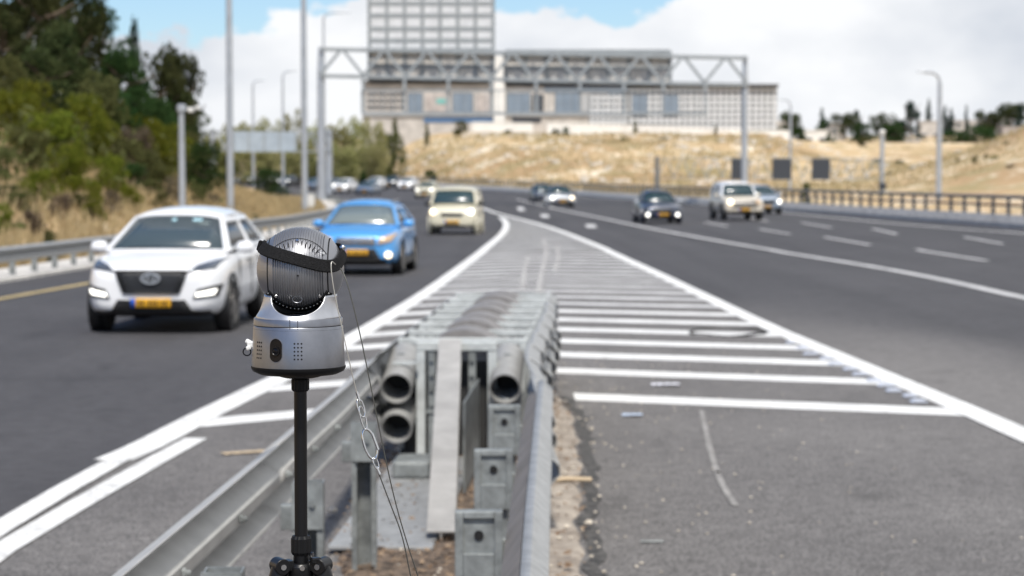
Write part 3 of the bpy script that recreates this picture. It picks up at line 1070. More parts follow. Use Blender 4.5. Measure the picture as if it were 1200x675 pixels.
# right concrete barrier with steel parapet
br = thing('bridge_parapet', 'low concrete barrier topped by a dark steel railing along the right road edge', 'barrier')
yy = frange([(20, 120, 50), (120, 470, 70)])
rows = []
for y in yy:
    x = lerp_tab(RE, y) + .1
    z = zr(x, y)
    rows.append([(x + d, y, z + h) for d, h in ((0, -.2), (.0, .18), (.10, .52), (.38, .52), (.40, -.3))])
obj('concrete_base', MB().grid(rows), M['concrete'], br, fix=False)
def railpath(d, h):
    return [V(lerp_tab(RE, y) + d, y, zr(lerp_tab(RE, y), y) + h) for y in yy]
for h, r_ in ((1.25, .085), (.90, .05)):
    obj('handrail', MB().tube(railpath(.34, h), r_, 6), M['railpaint'], br)
pm = MB().prism([(-.08, .5), (.08, .5), (.055, 1.22), (-.055, 1.22)], -.06, .06).mesh('post')
y = 22.0
n = 0
while y < 455:
    o = obj('post', pm, M['railpaint'], br)
    x = lerp_tab(RE, y)
    o.location = (x + .34, y, zr(x, y))
    y += 2.0

# ------------------------------------------------------------------ crash cushion
CA = math.atan2(.305, 6.7)
cc = thing('crash_cushion', 'grey steel crash cushion with diaphragm frames, bulging fender panels and a sloping rear brace', 'crash cushion', (-.37, 14.3, zr(-.37, 14.3)), -CA)
HW = .45
mb = MB()
for k in range(8):
    y = .55 + .80 * k
    d = obj('diaphragm', MB().bb(-HW, HW, y - .03, y + .03, .775, .82).bb(-HW, -HW + .05, y - .03, y + .03, .02, .7749).bb(HW - .05, HW, y - .03, y + .03, .02, .7749).bb(-HW + .0501, HW - .0501, y - .02, y + .02, .35, .43), M['galv_light'], cc, bevel=.005)
    if k < 7:
        rx = .30
        prof = [(rx * math.cos(a), .60 + (.272 + .012 * (k % 2)) * math.sin(a)) for a in np.linspace(0, PI, 15)]
        prof = [(rx, .12)] + prof + [(-rx, .12)]
        obj('absorber_cylinder', MB().prism(prof, y + .08, y + .56), M['cyl'], cc, sm=35)
obj('dark_opening_sheet', MB().bb(-HW + .06, HW - .06, .10, .13, .05, .70), M['cylin'], cc)  # dark sheet added to paint the shade in the openings behind the portal
# rear portal
py = -.02
mb = MB().bb(-.27, .27, py - .05, py + .05, .78, .84)
for s in (-1, 1):
    mb.bb(s * .27 - (.06 if s > 0 else 0), s * .27 + (0 if s > 0 else .06), py - .045, py + .045, .02, .7799)
obj('rear_portal', mb, M['galv_light'], cc, bevel=.006)
mb = MB()
for s in (-1, 1):
    mb.bb(-.03 + s * .135 - .025, -.03 + s * .135 + .025, py - .04, py + .03, .05, .779)
obj('inner_post', mb, M['galv_old'], cc, bevel=.004)
mb = MB()
for s in (-1, 1):
    for z in (.72, .62, .52, .42):
        mb.lathe([(.014, 0), (.014, .02)], 6, (-.03 + s * .135, py - .04, z), Matrix.Rotation(PI / 2, 3, 'X'))
    mb.bb(-.03 + s * .135 - .04, -.03 + s * .135 + .04, py - .052, py - .0405, .36, .385)
obj('bolt', mb, M['galv_old'], cc, kind='stuff')
# sloping brace: an I-section running down towards the viewer
a, b = V(-.04, -.08, .80), V(.143, -3.2, .03)
dv = (b - a)
q = dv.to_track_quat('Y', 'Z').to_matrix()
mb = MB().box((a + b) / 2 + q @ V(0, 0, .06), (.15, dv.length, .012), q)
mb.box((a + b) / 2, (.012, dv.length, .107), q)
mb.box((a + b) / 2 - q @ V(0, 0, .06), (.15, dv.length, .012), q)
obj('rear_brace', mb, M['brace'], cc, bevel=.003)
mb = MB()
for x in (.16, .20):
    mb.bb(x - .006, x + .006, -1.35, -.4, .05, .62)
obj('gusset_plate', MB().bb(.15, .16, -1.6, -.15, .05, .60), M['galv_old'], cc, bevel=.003)
obj('base_plate', MB().bb(-.42, .12, -3.45, .1, .03, .05), M['galv'], cc, bevel=.004)
mb = MB().bb(-.34, -.10, -1.0, -.6, .05, .16)
obj('anchor_box', mb, M['galv_old'], cc, bevel=.02)
# open-ended steel pipes beside the rear portal
for (x, z) in ((-.385, .60), (-.385, .335), (.335, .60)):
    m90 = Matrix.Rotation(R(14), 3, 'X') @ Matrix.Rotation(PI / 2, 3, 'X')
    mb = MB().lathe([(.108, -.40), (.108, .22), (.105, .235), (.097, .235), (.094, .22), (.094, -.39)], 28, (x, -.03, z), m90, caps=False)
    pp = obj('pipe', mb, M['pipe'], cc, sm=40)
    obj('pipe_bottom', MB().lathe([(.092, -.02), (.092, -.01)], 20, (x, -.03, z), m90), M['cylin'], pp)
for x in (-.385, .335):
    obj('pipe_bracket', MB().bb(x - .02, x + .02, .08, .12, .1, .75), M['galv_old'], cc)
obj('cross_bar', MB().bar((-.42, -.12, .70), (-.25, -.12, .705), .02, .02), M['galv_light'], cc)
obj('cross_bar', MB().bar((.24, -.12, .50), (.36, -.18, .46), .02), M['galv_light'], cc)
# overlapping bulged fender panels, both sides
FP = [(0, .80), (.02, .79), (.075, .74), (.085, .69), (.03, .62), (.02, .57), (.03, .53), (.085, .47), (.085, .42), (.03, .35), (.02, .30)]
def fender(side, y0, y1, flare):
    rows_ = []
    n_ = 9
    for i in range(n_):
        t = i / (n_ - 1)
        y_ = y0 + (y1 - y0) * t
        ex = (1 - t) ** 2 * flare
        bow = drop = .0
        if side > 0:
            bow = -.05 * smst(3.6, 6.6, y_) + .15 * (1 - smst(-2.8, -.1, y_))
            drop = .07 * (1 - smst(-2.6, -.8, y_))
        rows_.append([(side * (HW + .012 + d * (1.15 + .05 * (1 - t)) + ex * (1.0 if z < .55 else .45)) + bow, y_, z - .006 * (1 - t) - drop) for d, z in FP])
    return MB().grid(rows_)
for k in range(9):
    y0 = -2.9 + 1.08 * k
    o = obj('fender_panel', fender(1, y0, y0 + 1.30, .045), M['galv'], cc, sm=35, fix=False)
    solid(o, .006)
for k in range(7):
    y0 = -.3 + .98 * k
    o = obj('fender_panel', fender(-1, y0, y0 + 1.1, .006), M['galv'], cc, sm=35, fix=False)
    solid(o, .006)
nose = MB()
rows = []
for a in np.linspace(-PI / 2, PI / 2, 13):
    rows.append([(HW * math.sin(a) * 1.05, 6.75 + .4 * math.cos(a), z) for z in (.05, .3, .55, .78)])
obj('nose_panel', nose.grid(rows), M['galv'], cc, sm=40, fix=False)

# ------------------------------------------------------------------ device on the tripod
DD = 3.40
PXM = FPX / DD
DX, DY = (349 - 600) / PXM, DD
ZV = lambda v: CAMH - (v - HZ) / PXM
ML = lambda px: px / PXM
FR = R(-23)      # front of the base is turned to the left
def ang(phi):    # direction in plan: phi = 0 towards the camera, positive to the right
    return Vector((math.sin(phi), -math.cos(phi), 0))
dev = thing('sensor_head', 'silver and grey domed camera head with ribbed ball and black strap on a black pole', 'camera device', (DX, DY, 0))
zb0, zb1, zs0, zs1 = ZV(431), ZV(381), ZV(380), ZV(373)
obj('base_housing', MB().lathe([(ML(52), zb0 - .004), (ML(54.6), zb0), (ML(54.8), zb0 + .004), (ML(52.6), zb1 - .002), (ML(51.8), zb1)], 96), M['silver'], dev, sm=40)
obj('base_rim', MB().lathe([(ML(20), ZV(439)), (ML(46), ZV(438)), (ML(53.5), ZV(434.5)), (ML(55.6), ZV(430.5)), (ML(55.4), ZV(428.5)), (ML(50), ZV(428.4))], 96), M['black'], dev, sm=40)
obj('shoulder_band', MB().lathe([(ML(50), zb1 + .0008), (ML(52.3), zb1 + .0012), (ML(52), zs1), (ML(51.2), zs1 + .0015)], 96), M['silver'], dev, sm=40)
# shoulder: cone whose front edge dips for the ball
CZ, CR = ZV(316), ML(51)
CXo = ML(3)
rows = []
nphi = 121
ztop_side, ztop_front = ZV(345), ZV(368.5)
for j in range(10):
    rw = []
    for i in range(nphi):
        ph = -PI + 2 * PI * i / (nphi - 1)
        xs_ = math.sin(ph)
        ss = smst(.25, .86, abs(xs_)) if True else 0
        lim = math.sqrt(max(0.0, 1 - min(1, abs(xs_) / .74) ** 2))
        zt = ztop_side + (ztop_front - ztop_side) * lim
        z = zs1 + .001 + (zt - zs1) * j / 9
        f = (z - zs1) / (ztop_side - zs1)
        rad = ML(float(np.interp(f, [0, .1, .2, .33, .5, .7, 1], [51.2, 49.6, 48.0, 46.2, 44.8, 43.6, 42.5])))
        rw.append((rad * math.sin(ph) + CXo * f, -rad * math.cos(ph), z))
    rows.append(rw)
o = obj('shoulder', MB().grid(rows), M['silver_shoulder'], dev, sm=50, fix=False)
solid(o, .003, -1)
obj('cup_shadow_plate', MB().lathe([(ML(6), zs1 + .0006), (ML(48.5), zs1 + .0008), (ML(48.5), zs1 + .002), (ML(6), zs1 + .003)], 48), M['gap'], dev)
for s in (-4.5, 4.5):
    ph = R(s) * 1.1
    obj('seam', MB().bb(-.0004, .0004, -ML(52.6), -ML(51.6), ZV(384), ZV(371)), M['gap'], dev).rotation_euler = (0, 0, ph)
obj('seam', MB().lathe([(ML(52.5), ZV(384.2)), (ML(52.75), ZV(384.5)), (ML(52.5), ZV(385.0))], 96, caps=False), M['gap'], dev)
# ball: two side caps and the ribbed drum between them
xc = ML(35)
def ballpt(x, t, rad=CR):
    r_ = math.sqrt(max(0, rad * rad - x * x))
    return (CXo + x, -r_ * math.cos(t), CZ + r_ * math.sin(t))
for s in (-1, 1):
    rows = []
    for x in [xc + (CR * .9999 - xc) * math.sin(k / 12 * PI / 2) for k in range(13)]:
        rows.append([ballpt(s * x, t) for t in np.linspace(0, 2 * PI, 49)])
    obj('side_cap', MB().grid(rows), M['drum'], dev, sm=60, fix=False)
rows = []
xw = xc - .0012
ncol = 24 * 4
for i in range(ncol + 1):
    x = -xw + 2 * xw * i / ncol
    groove = (i % 4 in (1, 2)) and 6 < i < ncol - 6
    rw = []
    for t in np.linspace(0, 2 * PI, 121):
        g = .0017 if groove else 0
        tt = (t + PI) % (2 * PI) - PI
        # smooth belt where the strap sits and a plain collar round the lower rim
        if -1.55 < tt < -1.05:
            g = 0
        rw.append(ballpt(x, t, CR - .0006 - g))
    rows.append(rw)
drum = obj('ribbed_drum', MB().grid(rows), M['drum'], dev, sm=30, fix=False)
for s in (-1, 1):
    obj('drum_seam', MB().tube([ballpt(s * xc, t, CR - .0005) for t in np.linspace(0, 2 * PI, 73)][:-1], .0009, 6, closed=True), M['gap'], dev)
# front plate ring: a circle on the ball about the forward axis, tipped slightly down
def plate_pt(a, half, rad):
    # circle of angular radius `half` round the forward direction
    v_ = Vector((math.sin(half) * math.sin(a), -math.cos(half), math.sin(half) * math.cos(a)))
    v_ = Matrix.Rotation(R(3), 3, 'X') @ v_
    return Vector((CXo, 0, CZ)) + v_ * rad
lim = math.asin(min(1, (xc - .002) / (CR * math.sin(R(51)))))
for a0, a1 in ((-lim, lim), (PI - lim, PI + lim)):
    obj('plate_seam', MB().tube([plate_pt(a, R(51), CR - .0002) for a in np.linspace(a0, a1, 41)], .0006, 6), M['gap'], drum)
obj('collar', MB().grid([[plate_pt(a, h_, CR + .0006) for a in np.linspace(PI - lim * .98, PI + lim * .98, 41)] for h_ in (R(52), R(56), R(62), R(66))]), M['black'], drum, sm=60, fix=False)
mb = MB()
for k in range(19):
    a = PI - lim * .95 + 2 * lim * .95 * k / 18
    p0, p1 = plate_pt(a, R(56.5), CR - .001), plate_pt(a, R(56.5), CR + .0013)
    mb.tube([p0, p1], .0011, 8)
obj('dot', mb, M['white_plastic'], drum)
mb = MB()
for a in (0, .93, -.93, PI - .75, PI + .75):
    p0, p1 = plate_pt(a, R(47), CR - .001), plate_pt(a, R(47), CR + .0012)
    mb.tube([p0, p1], [.0028, .0024], 12)
obj('screw', mb, M['chrome'], drum, sm=40)
mb = MB()
for k in range(11):
    if k == 5: continue
    a = -.75 + 1.5 * k / 10
    mb.bar(plate_pt(a, R(46), CR + .0002), plate_pt(a, R(38), CR + .0002), .0011, .0014)
obj('vent_slot', mb, M['gap'], drum)
mb = MB()
p0, p1 = plate_pt(2.4, R(3), CR - .001), plate_pt(2.4, R(3), CR + .0008)
mb.tube([p0, p1], .0016, 10)
obj('sensor_hole', mb, M['gap'], drum)
mb = MB()
for k in range(28):
    a = PI + 2 * PI * k / 28
    c0 = plate_pt(PI, R(36), CR + .0012)
    mb.tube([c0 + Vector((ML(5.5) * math.cos(a), 0, ML(3.8) * math.sin(a))), c0 + Vector((ML(5.5) * math.cos(a + .2245), 0, ML(3.8) * math.sin(a + .2245)))], .0006, 5)
obj('round_badge', mb, M['silver'], drum)
# face of the base: lens window between two grids of holes
def basept(phi, v, out_=0.0):
    z = ZV(v)
    f = (z - zb0) / (zb1 - zb0)
    rad = ML(54.8) + (ML(52.6) - ML(54.8)) * f + out_
    d = ang(phi)
    return Vector((d.x * rad, d.y * rad, z))
def pill(hw, hh, out_, name, m, parent):
    pts_ = []
    for k in range(32):
        a = 2 * PI * k / 32
        cx_, cz_ = hw * math.cos(a), hw * math.sin(a) + (hh - hw) * (1 if math.sin(a) > 0 else -1)
        pts_.append((cx_, cz_))
    mb_ = MB()
    inner = [basept(FR + c / ML(54), 407 - z * PXM, out_) for c, z in pts_]
    rim = [basept(FR + c / ML(54), 407 - z * PXM, -.002) for c, z in pts_]
    mb_.add(inner + rim, [tuple(range(32))] + [(k, (k + 1) % 32, 32 + (k + 1) % 32, 32 + k) for k in range(32)])
    return obj(name, mb_, m, parent)
pill(ML(8.3), ML(14.0), .0006, 'window_bezel', M['silver'], dev)
lw = pill(ML(7.8), ML(13.4), .0012, 'lens_window', M['lens'], dev)
c = basept(FR, 408, .0)
mrot = Matrix.Rotation(FR, 3, 'Z') @ Matrix.Rotation(PI / 2, 3, 'X')
obj('lens_ring', MB().lathe([(ML(5.2), .0), (ML(5.2), .0028), (ML(4.2), .0028), (ML(3.6), .002), (ML(3.6), .0)], 24, c, mrot, caps=False), M['anod'], lw, sm=40)
obj('lens', MB().lathe([(ML(3.6), .0), (ML(3.6), .0018), (ML(2), .0026), (0.0001, .003)], 24, c, mrot), M['lens'], lw, sm=60)
mb = MB()
for ph0, pitch_ in ((R(5.2), R(4.3)), (FR - R(28.5), R(4.3))):
    for i in (-1, 0, 1):
        for j in range(5):
            ph = ph0 + i * pitch_
            c = basept(ph, 399 + 4.5 * j, 0)
            mr_ = Matrix.Rotation(ph, 3, 'Z') @ Matrix.Rotation(PI / 2, 3, 'X')
            mb.lathe([(.0015, -.001), (.0015, .0004)], 10, c, mr_)
obj('speaker_hole', mb, M['gap'], dev)
# plug and looped lead on the left
plug = obj('cable_plug', MB().box((-ML(56), .004, ZV(404)), (.012, .012, .010)).box((-ML(59), .004, ZV(401)), (.010, .009, .007), Matrix.Rotation(.5, 3, 'Y')).box((-ML(58.5), .0, ZV(408)), (.008, .008, .007), Matrix.Rotation(-.4, 3, 'Y')), M['white_plastic'], dev, bevel=.002)
obj('lead_loop', MB().tube([(-ML(60.5) + ML(4.5) * math.cos(a), 0, ZV(412.5) + ML(4.5) * math.sin(a)) for a in np.linspace(0, 2 * PI, 25)][:-1], .0011, 6, closed=True), M['black'], dev, sm=60)

# strap round the ball: a thing of its own
st = thing('strap', 'black woven strap slung askew round the ribbed ball', 'strap', (DX, DY, 0))
sp = [(-45.5, 0, 28.5), (-43.5, -18, 27), (-34, -39, 23), (-12, -51, 17.5), (12, -51.5, 11), (32, -43, 5.5), (45, -30, 6), (49.5, -12, 14), (50.5, 2, 22),
      (47, 13, 25), (35, 32, 22), (0, 46, 20), (-33, 36, 22), (-44.5, 16, 25)]
path = [Vector((CXo + ML(x), ML(y), CZ + ML(z))) for x, y, z in sp]
path = smoothpath(path + [path[0]], 2)
rows = []
n = len(path)
for i, p in enumerate(path):
    t = (path[(i + 1) % n] - path[i - 1]).normalized()
    outw = (p - Vector((CXo, 0, CZ - ML(3)))).normalized()
    up = t.cross(outw).normalized()
    if up.z < 0: up = -up
    rows.append([p - up * ML(6.8), p - up * ML(6.2) + outw * .0012, p + up * ML(6.2) + outw * .0012, p + up * ML(6.8)])
o = obj('strap_band', MB().grid(rows), M['strap'], st, sm=50, fix=False)
solid(o, .0022, 0)
obj('strap_tail', MB().box((CXo - ML(47.5), -.004, CZ + ML(28.5)), (.006, .012, .017), Matrix.Rotation(.3, 3, 'Y')), M['strap'], st, bevel=.002)
obj('rivet', MB().lathe([(.0045, -.003), (.0045, .002), (.003, .004)], 14, (CXo + ML(49.5), -.002, CZ + ML(26)), Matrix.Rotation(.9, 3, 'Y')), M['chrome'], st, sm=40)

# tripod
tp = thing('tripod', 'black metal tripod carrying the camera head on its centre column', 'tripod', (DX + ML(2), DY, 0))
obj('head_plate', MB().lathe([(ML(18), ZV(443)), (ML(24), ZV(441.5)), (ML(24), ZV(439.2)), (ML(18), ZV(439))], 40), M['anod'], tp, sm=40)
def knurl(r_, z0, z1, n_, name, parent):
    vs = []
    for z, q in ((z0, .85), (z0 + (z1 - z0) * .15, 1), (z1 - (z1 - z0) * .15, 1), (z1, .85)):
        vs.append([(r_ * q * (1 if k % 2 else .93) * math.cos(2 * PI * k / n_), r_ * q * (1 if k % 2 else .93) * math.sin(2 * PI * k / n_), z) for k in range(n_)])
    return obj(name, MB().loft(vs), M['black'], parent)
knurl(ML(10.6), ZV(459), ZV(443), 32, 'locking_collar', tp)
obj('centre_column', MB().lathe([(ML(7.6), ZV(632)), (ML(7.6), ZV(458))], 32), M['anod'], tp, sm=40)
obj('column_stub', MB().lathe([(ML(8), ZV(700)), (ML(10), ZV(690)), (ML(9.2), ZV(652)), (ML(9.2), ZV(631))], 32), M['anod'], tp, sm=40)
knurl(ML(12.0), ZV(653), ZV(630), 32, 'locking_collar', tp)
obj('spider', MB().lathe([(ML(14), ZV(690)), (ML(17), ZV(684)), (ML(17), ZV(666)), (ML(14), ZV(662))], 24), M['anod'], tp, sm=40, bevel=.001)
for k, ph in enumerate((R(-62), R(68), R(178))):
    d = ang(ph)
    piv = d * ML(27) + V(0, 0, ZV(664))
    foot = d * .46 + V(0, 0, .03)
    foot.z = zr(DX + foot.x, DY + foot.y) + .05 - 0
    side_ = Vector((-d.y, d.x, 0))
    leg = obj('leg', MB().tube([piv - d * .002, piv.lerp(foot, .45)], [ML(10.5), ML(9.5)], 20).tube([piv.lerp(foot, .45), foot], [ML(8), ML(7)], 16), M['anod'], tp, sm=40)
    obj('leg_hinge', MB().tube([piv - side_ * ML(11), piv + side_ * ML(11)], ML(9.5), 20).bar(d * ML(12) + V(0, 0, ZV(664)), piv, ML(16), ML(12)), M['anod'], tp, sm=40, bevel=.001)
    obj('hinge_screw', MB().tube([piv - side_ * ML(12.5), piv + side_ * ML(12.5)], ML(3.4), 14), M['chrome'], tp, sm=40)
    obj('foot', MB().lathe([(.012, -.03), (.018, 0), (.014, .03)], 14, foot), M['black'], leg)
obj('hinge_screw', MB().tube([V(ML(3), -ML(16.5), ZV(666)), V(ML(3), -ML(18.5), ZV(666))], ML(3), 12), M['chrome'], tp, sm=40)
obj('leg_lock', MB().box(ang(R(50)) * ML(24) + V(0, 0, ZV(657)), (ML(12), ML(9), ML(7)), Matrix.Rotation(.5, 3, 'Z')), M['anod'], tp, bevel=.002)

# safety wires with a carabiner
def px(u, v, y): return at(u, v, y)
sw = thing('safety_cable', 'thin steel safety wire with a carabiner hanging from the strap', 'cable', (0, 0, 0))
w1 = [px(393, 310, 3.345), px(388, 305, 3.33), px(388, 318, 3.328), px(392, 345, 3.33), px(402, 390, 3.335), px(413, 440, 3.345), px(420, 468, 3.35)]
obj('wire', MB().tube(smoothpath(w1), .0009, 8), M['wire'], sw, sm=60)
def crimp(a, b, r_, nm='crimp'):
    return obj(nm, MB().tube([a, b], r_, 8), M['chrome'], sw, sm=50)
crimp(px(418, 459, 3.35), px(421, 470, 3.35), .0022)
def ring_loop(c0, c1, wd, rr, nm):
    a, b = Vector(c0), Vector(c1)
    t = b - a
    nrm = Vector((t.z, 0, -t.x)).normalized()
    pts_ = []
    for k in range(28):
        al = 2 * PI * k / 28
        s_ = .5 - .5 * math.cos(al)
        pts_.append(a + t * s_ + nrm * wd * math.sin(al) * (1 if abs(math.sin(al)) < .9 else .97) + Vector((0, -.003 * math.sin(al), 0)))
    return obj(nm, MB().tube(pts_, rr, 8, closed=True), M['chrome'], sw, sm=60)
ring_loop(px(420, 468, 3.35), px(426, 489, 3.35), ML(3.5), .0014, 'thimble')
ring_loop(px(422, 476, 3.35), px(429, 504, 3.35), ML(2.8), .0013, 'link')
ring_loop(px(428, 503, 3.35), px(439, 538, 3.35), ML(6.8), .0021, 'carabiner')
obj('carabiner_gate', MB().tube([px(436, 508, 3.346), px(443, 527, 3.346)], .0024, 8), M['chrome'], sw, sm=50)
ring_loop(px(438, 536, 3.35), px(443, 550, 3.35), ML(2.4), .0012, 'thimble')
crimp(px(441, 547, 3.35), px(445, 556, 3.35), .0024)
endp = V(.0, 3.42, zr(0, 3.42) + .765)
w2 = [px(444, 555, 3.35), px(458, 592, 3.36), px(472, 628, 3.37), px(481, 675, 3.38), px(500, 760, 3.40), endp]
obj('lower_wire', MB().tube(smoothpath(w2), .0010, 8), M['wire_dark'], sw, sm=60)
sw2 = thing('safety_cable', 'thin dark wire running slack from behind the ball down past the carabiner', 'cable', (0, 0, 0))
w3 = [px(397, 312, 3.37), px(404, 322, 3.35), px(412, 350, 3.345), px(424, 400, 3.345), px(436, 460, 3.345), px(448, 520, 3.35), px(462, 585, 3.36), px(478, 640, 3.37), px(490, 675, 3.38), px(515, 760, 3.40), endp + V(.01, .02, 0)]
obj('wire', MB().tube(smoothpath(w3), .0010, 8), M['wire_dark'], sw2, sm=60)
obj('clamp', MB().bb(-.03, .03, -.03, .05, -.012, .0), M['galv'], sw2).location = endp + V(0, 0, 0.008)

# ------------------------------------------------------------------ cars
def bvh_of(o):
    dg = bpy.context.evaluated_depsgraph_get()
    me = bpy.data.meshes.new_from_object(o.evaluated_get(dg))
    return me
GROUP_L = 'vehicles on the left carriageway'
GROUP_R = 'vehicles on the right carriageway'

def make_car(name, label, cat, s, loc, rz, group):
    """front looks towards -y; s holds the proportions of the kind"""
    root = thing(name, label, cat, loc, rz, group)
    L, hw = s['L'], s['W'] / 2
    rings = []
    for (y, w_, zb, zt) in s['body']:
        ww = w_ * hw
        h = zt - zb
        half = [(0, zb), (.72 * ww, zb), (.95 * ww, zb + .05), (ww, zb + .32 * h), (.995 * ww, zb + .62 * h), (.965 * ww, zt - .09 * min(1, h)), (.87 * ww, zt - .015), (.5 * ww, zt + s.get('crown', .02) * .7), (0, zt + s.get('crown', .02))]
        ring = [(x, y - L / 2, z) for x, z in half] + [(-x, y - L / 2, z) for x, z in half[-2:0:-1]]
        rings.append(ring)
    o = obj('body', MB().loft(rings), s['paint'], root, sm=60)
    sub = o.modifiers.new('sub', 'SUBSURF')
    sub.levels = sub.render_levels = 2
    me = bvh_of(o)
    o.modifiers.clear()
    o.data = me
    smooth(me, 60)
    body = o
    bv = BVHTree.FromPolygons([v.co.copy() for v in me.vertices], [tuple(p.vertices) for p in me.polygons])
    def hit(x, z, off):
        h = bv.ray_cast(Vector((x, -L, z)), Vector((0, 1, 0)))
        if h[0] is None:
            for k in range(1, 8):
                h = bv.ray_cast(Vector((x * (1 - .03 * k), -L, z)), Vector((0, 1, 0)))
                if h[0] is not None: break
        y = h[0].y if h[0] is not None else -L / 2 + .15
        return (x, y - off, z)
    def patch(nm, quad, m, off=.012, par=None, n=8, th_=.02, **kw):
        """a panel pressed on the nose: quad = bl, br, tr, tl in x,z"""
        rows_ = []
        for j in range(n + 1):
            t = j / n
            a = (quad[0][0] * (1 - t) + quad[3][0] * t, quad[0][1] * (1 - t) + quad[3][1] * t)
            b = (quad[1][0] * (1 - t) + quad[2][0] * t, quad[1][1] * (1 - t) + quad[2][1] * t)
            rows_.append([hit(a[0] + (b[0] - a[0]) * i / n, a[1] + (b[1] - a[1]) * i / n, off) for i in range(n + 1)])
        o_ = obj(nm, MB().grid(rows_), m, par or root, sm=50, fix=False, **kw)
        solid(o_, th_, 0)
        return o_
    def disc(nm, x, z, r_, m, off=.015, par=None, **kw):
        rows_ = []
        for j in range(7):
            q_ = r_ * j / 6
            rows_.append([hit(x + q_ * math.cos(a), z + q_ * math.sin(a), off) for a in np.linspace(0, 2 * PI, 17)])
        o_ = obj(nm, MB().grid(rows_), m, par or root, sm=60, fix=False, **kw)
        solid(o_, .02, 0)
        return o_
    # wheels and arches
    wr = s['wr']
    for side in (-1, 1):
        for wy in s['axles']:
            x = side * (hw - .105)
            mr_ = Matrix.Rotation(PI / 2, 3, 'Y')
            y_ = wy - L / 2
            arch = MB()
            arch.lathe([(wr + .065, -.02), (wr + .06, .118), (wr + .02, .122), (wr + .02, -.02)], 36, (x - (0.0 if side > 0 else 0), y_, wr + .02), mr_ if side > 0 else Matrix.Rotation(-PI / 2, 3, 'Y'), caps=False)
            obj('wheel_arch', arch, M['carblack'] if s.get('clad', True) else s['paint'], root, sm=40)
            wt = obj('wheel', MB().lathe([(.05, -.10), (wr * .6, -.10), (wr * .6, .04), (.05, .04)], 24, (x, y_, wr), mr_), M['cardark'], root, sm=40)
            obj('tyre', MB().lathe([(wr * .62, -.108), (wr * .93, -.112), (wr, -.08), (wr, .08), (wr * .93, .112), (wr * .66, .108)], 32, (x, y_, wr), mr_ if side > 0 else Matrix.Rotation(-PI / 2, 3, 'Y')), M['tyre'], wt, sm=50)
            rimb = MB()
            ax = x + side * .098
            for k in range(5):
                a = 2 * PI * k / 5
                rimb.bar((ax, y_ + .03 * math.cos(a), wr + .03 * math.sin(a)), (ax, y_ + wr * .62 * math.cos(a), wr + wr * .62 * math.sin(a)), .03, .07)
            rimb.lathe([(wr * .60, -.004), (wr * .66, .02), (wr * .66, -.01)], 28, (ax - side * .0, y_, wr), mr_ if side > 0 else Matrix.Rotation(-PI / 2, 3, 'Y'), caps=False)
            obj('rim', rimb, M['rim'], wt)
    # cabin shell with real openings
    c = s['cabin']
    y0, z0, y1, z1 = c['wsb'][0] - L / 2, c['wsb'][1], c['wst'][0] - L / 2, c['wst'][1]
    y2, z2, y3, z3 = c['rwt'][0] - L / 2, c['rwt'][1], c['rwb'][0] - L / 2, c['rwb'][1]
    wb, wt_ = c['wb'], c['wt']
    bulge = .05
    def face(p00, p10, p11, p01, xs, zs, holes, bow, side_face=False):
        """panel with holes (cells left out); corners bl, br, tr, tl; bow pushes the middle outward"""
        def P(a, t):
            p = Vector(p00).lerp(Vector(p10), a).lerp(Vector(p01).lerp(Vector(p11), a), t)
            p.z -= .05 * t * (1 if side_face else abs(2 * a - 1) ** 4)
            return p + Vector(bow) * (1 - (2 * a - 1) ** 2)
        mb_ = MB()
        gl = []
        for i in range(len(xs) - 1):
            for j in range(len(zs) - 1):
                n_ = 8 if xs[i + 1] - xs[i] > .3 else 1
                rows_ = [[P(xs[i] + (xs[i + 1] - xs[i]) * k / n_, z_) for k in range(n_ + 1)] for z_ in (zs[j], zs[j + 1])]
                if (i, j) in holes: gl.append(rows_)
                else: mb_.grid(rows_)
        return mb_, gl
    shell = MB()
    panes = []
    m1, g1 = face((-wb, y0, z0), (wb, y0, z0), (wt_, y1, z1), (-wt_, y1, z1), [0, .035, .965, 1], [0, .02, .94, 1], {(1, 1)}, (0, -bulge * 1.5, .01))
    shell.add(m1.v, m1.f); panes += [('windscreen', M['ws'] if s.get('hero') else s.get('wsm', M['wsdark']), g) for g in g1]
    cols = c.get('cols', [0, .035, .50, .54, .92, 1])
    for side in (-1, 1):
        m2, g2 = face((side * wb, y0, z0), (side * wb, y3, z3), (side * wt_, y2, z2), (side * wt_, y1, z1), cols, [0, .08, .86, 1], {(i, 1) for i in c.get('holes', (1, 3))}, (side * .02, 0, 0), True)
        shell.add(m2.v, m2.f); panes += [('side_window', M['sideglass'], g) for g in g2]
        # the leading quarter of the first side pane
    m3, g3 = face((-wb, y3, z3), (wb, y3, z3), (wt_, y2, z2), (-wt_, y2, z2), [0, .1, .9, 1], [0, .15, .88, 1], {(1, 1)}, (0, .04, 0))
    shell.add(m3.v, m3.f); panes += [('rear_window', M['wsdark'], g) for g in g3]
    rows_ = []
    for t in np.linspace(0, 1, 7):
        ya, za = y1 + (y2 - y1) * t, z1 + (z2 - z1) * t + .035 * math.sin(PI * t)
        rows_.append([(a * wt_, ya - bulge * 1.5 * (1 - a * a) * (1 - t) + .04 * (1 - a * a) * t, za + .045 * (1 - a * a) - .05 * a ** 4 + .01 * (1 - t) * 0) for a in np.linspace(-1, 1, 9)])
    shell.grid(rows_)
    me_ = shell.mesh('cabin')
    bm = bmesh.new(); bm.from_mesh(me_)
    bmesh.ops.remove_doubles(bm, verts=bm.verts, dist=.012)
    bmesh.ops.recalc_face_normals(bm, faces=bm.faces)
    bm.to_mesh(me_); bm.free()
    cab = obj('cabin', me_, s.get('roofpaint', s['paint']), root, sm=45)
    solid(cab, .045, 0)
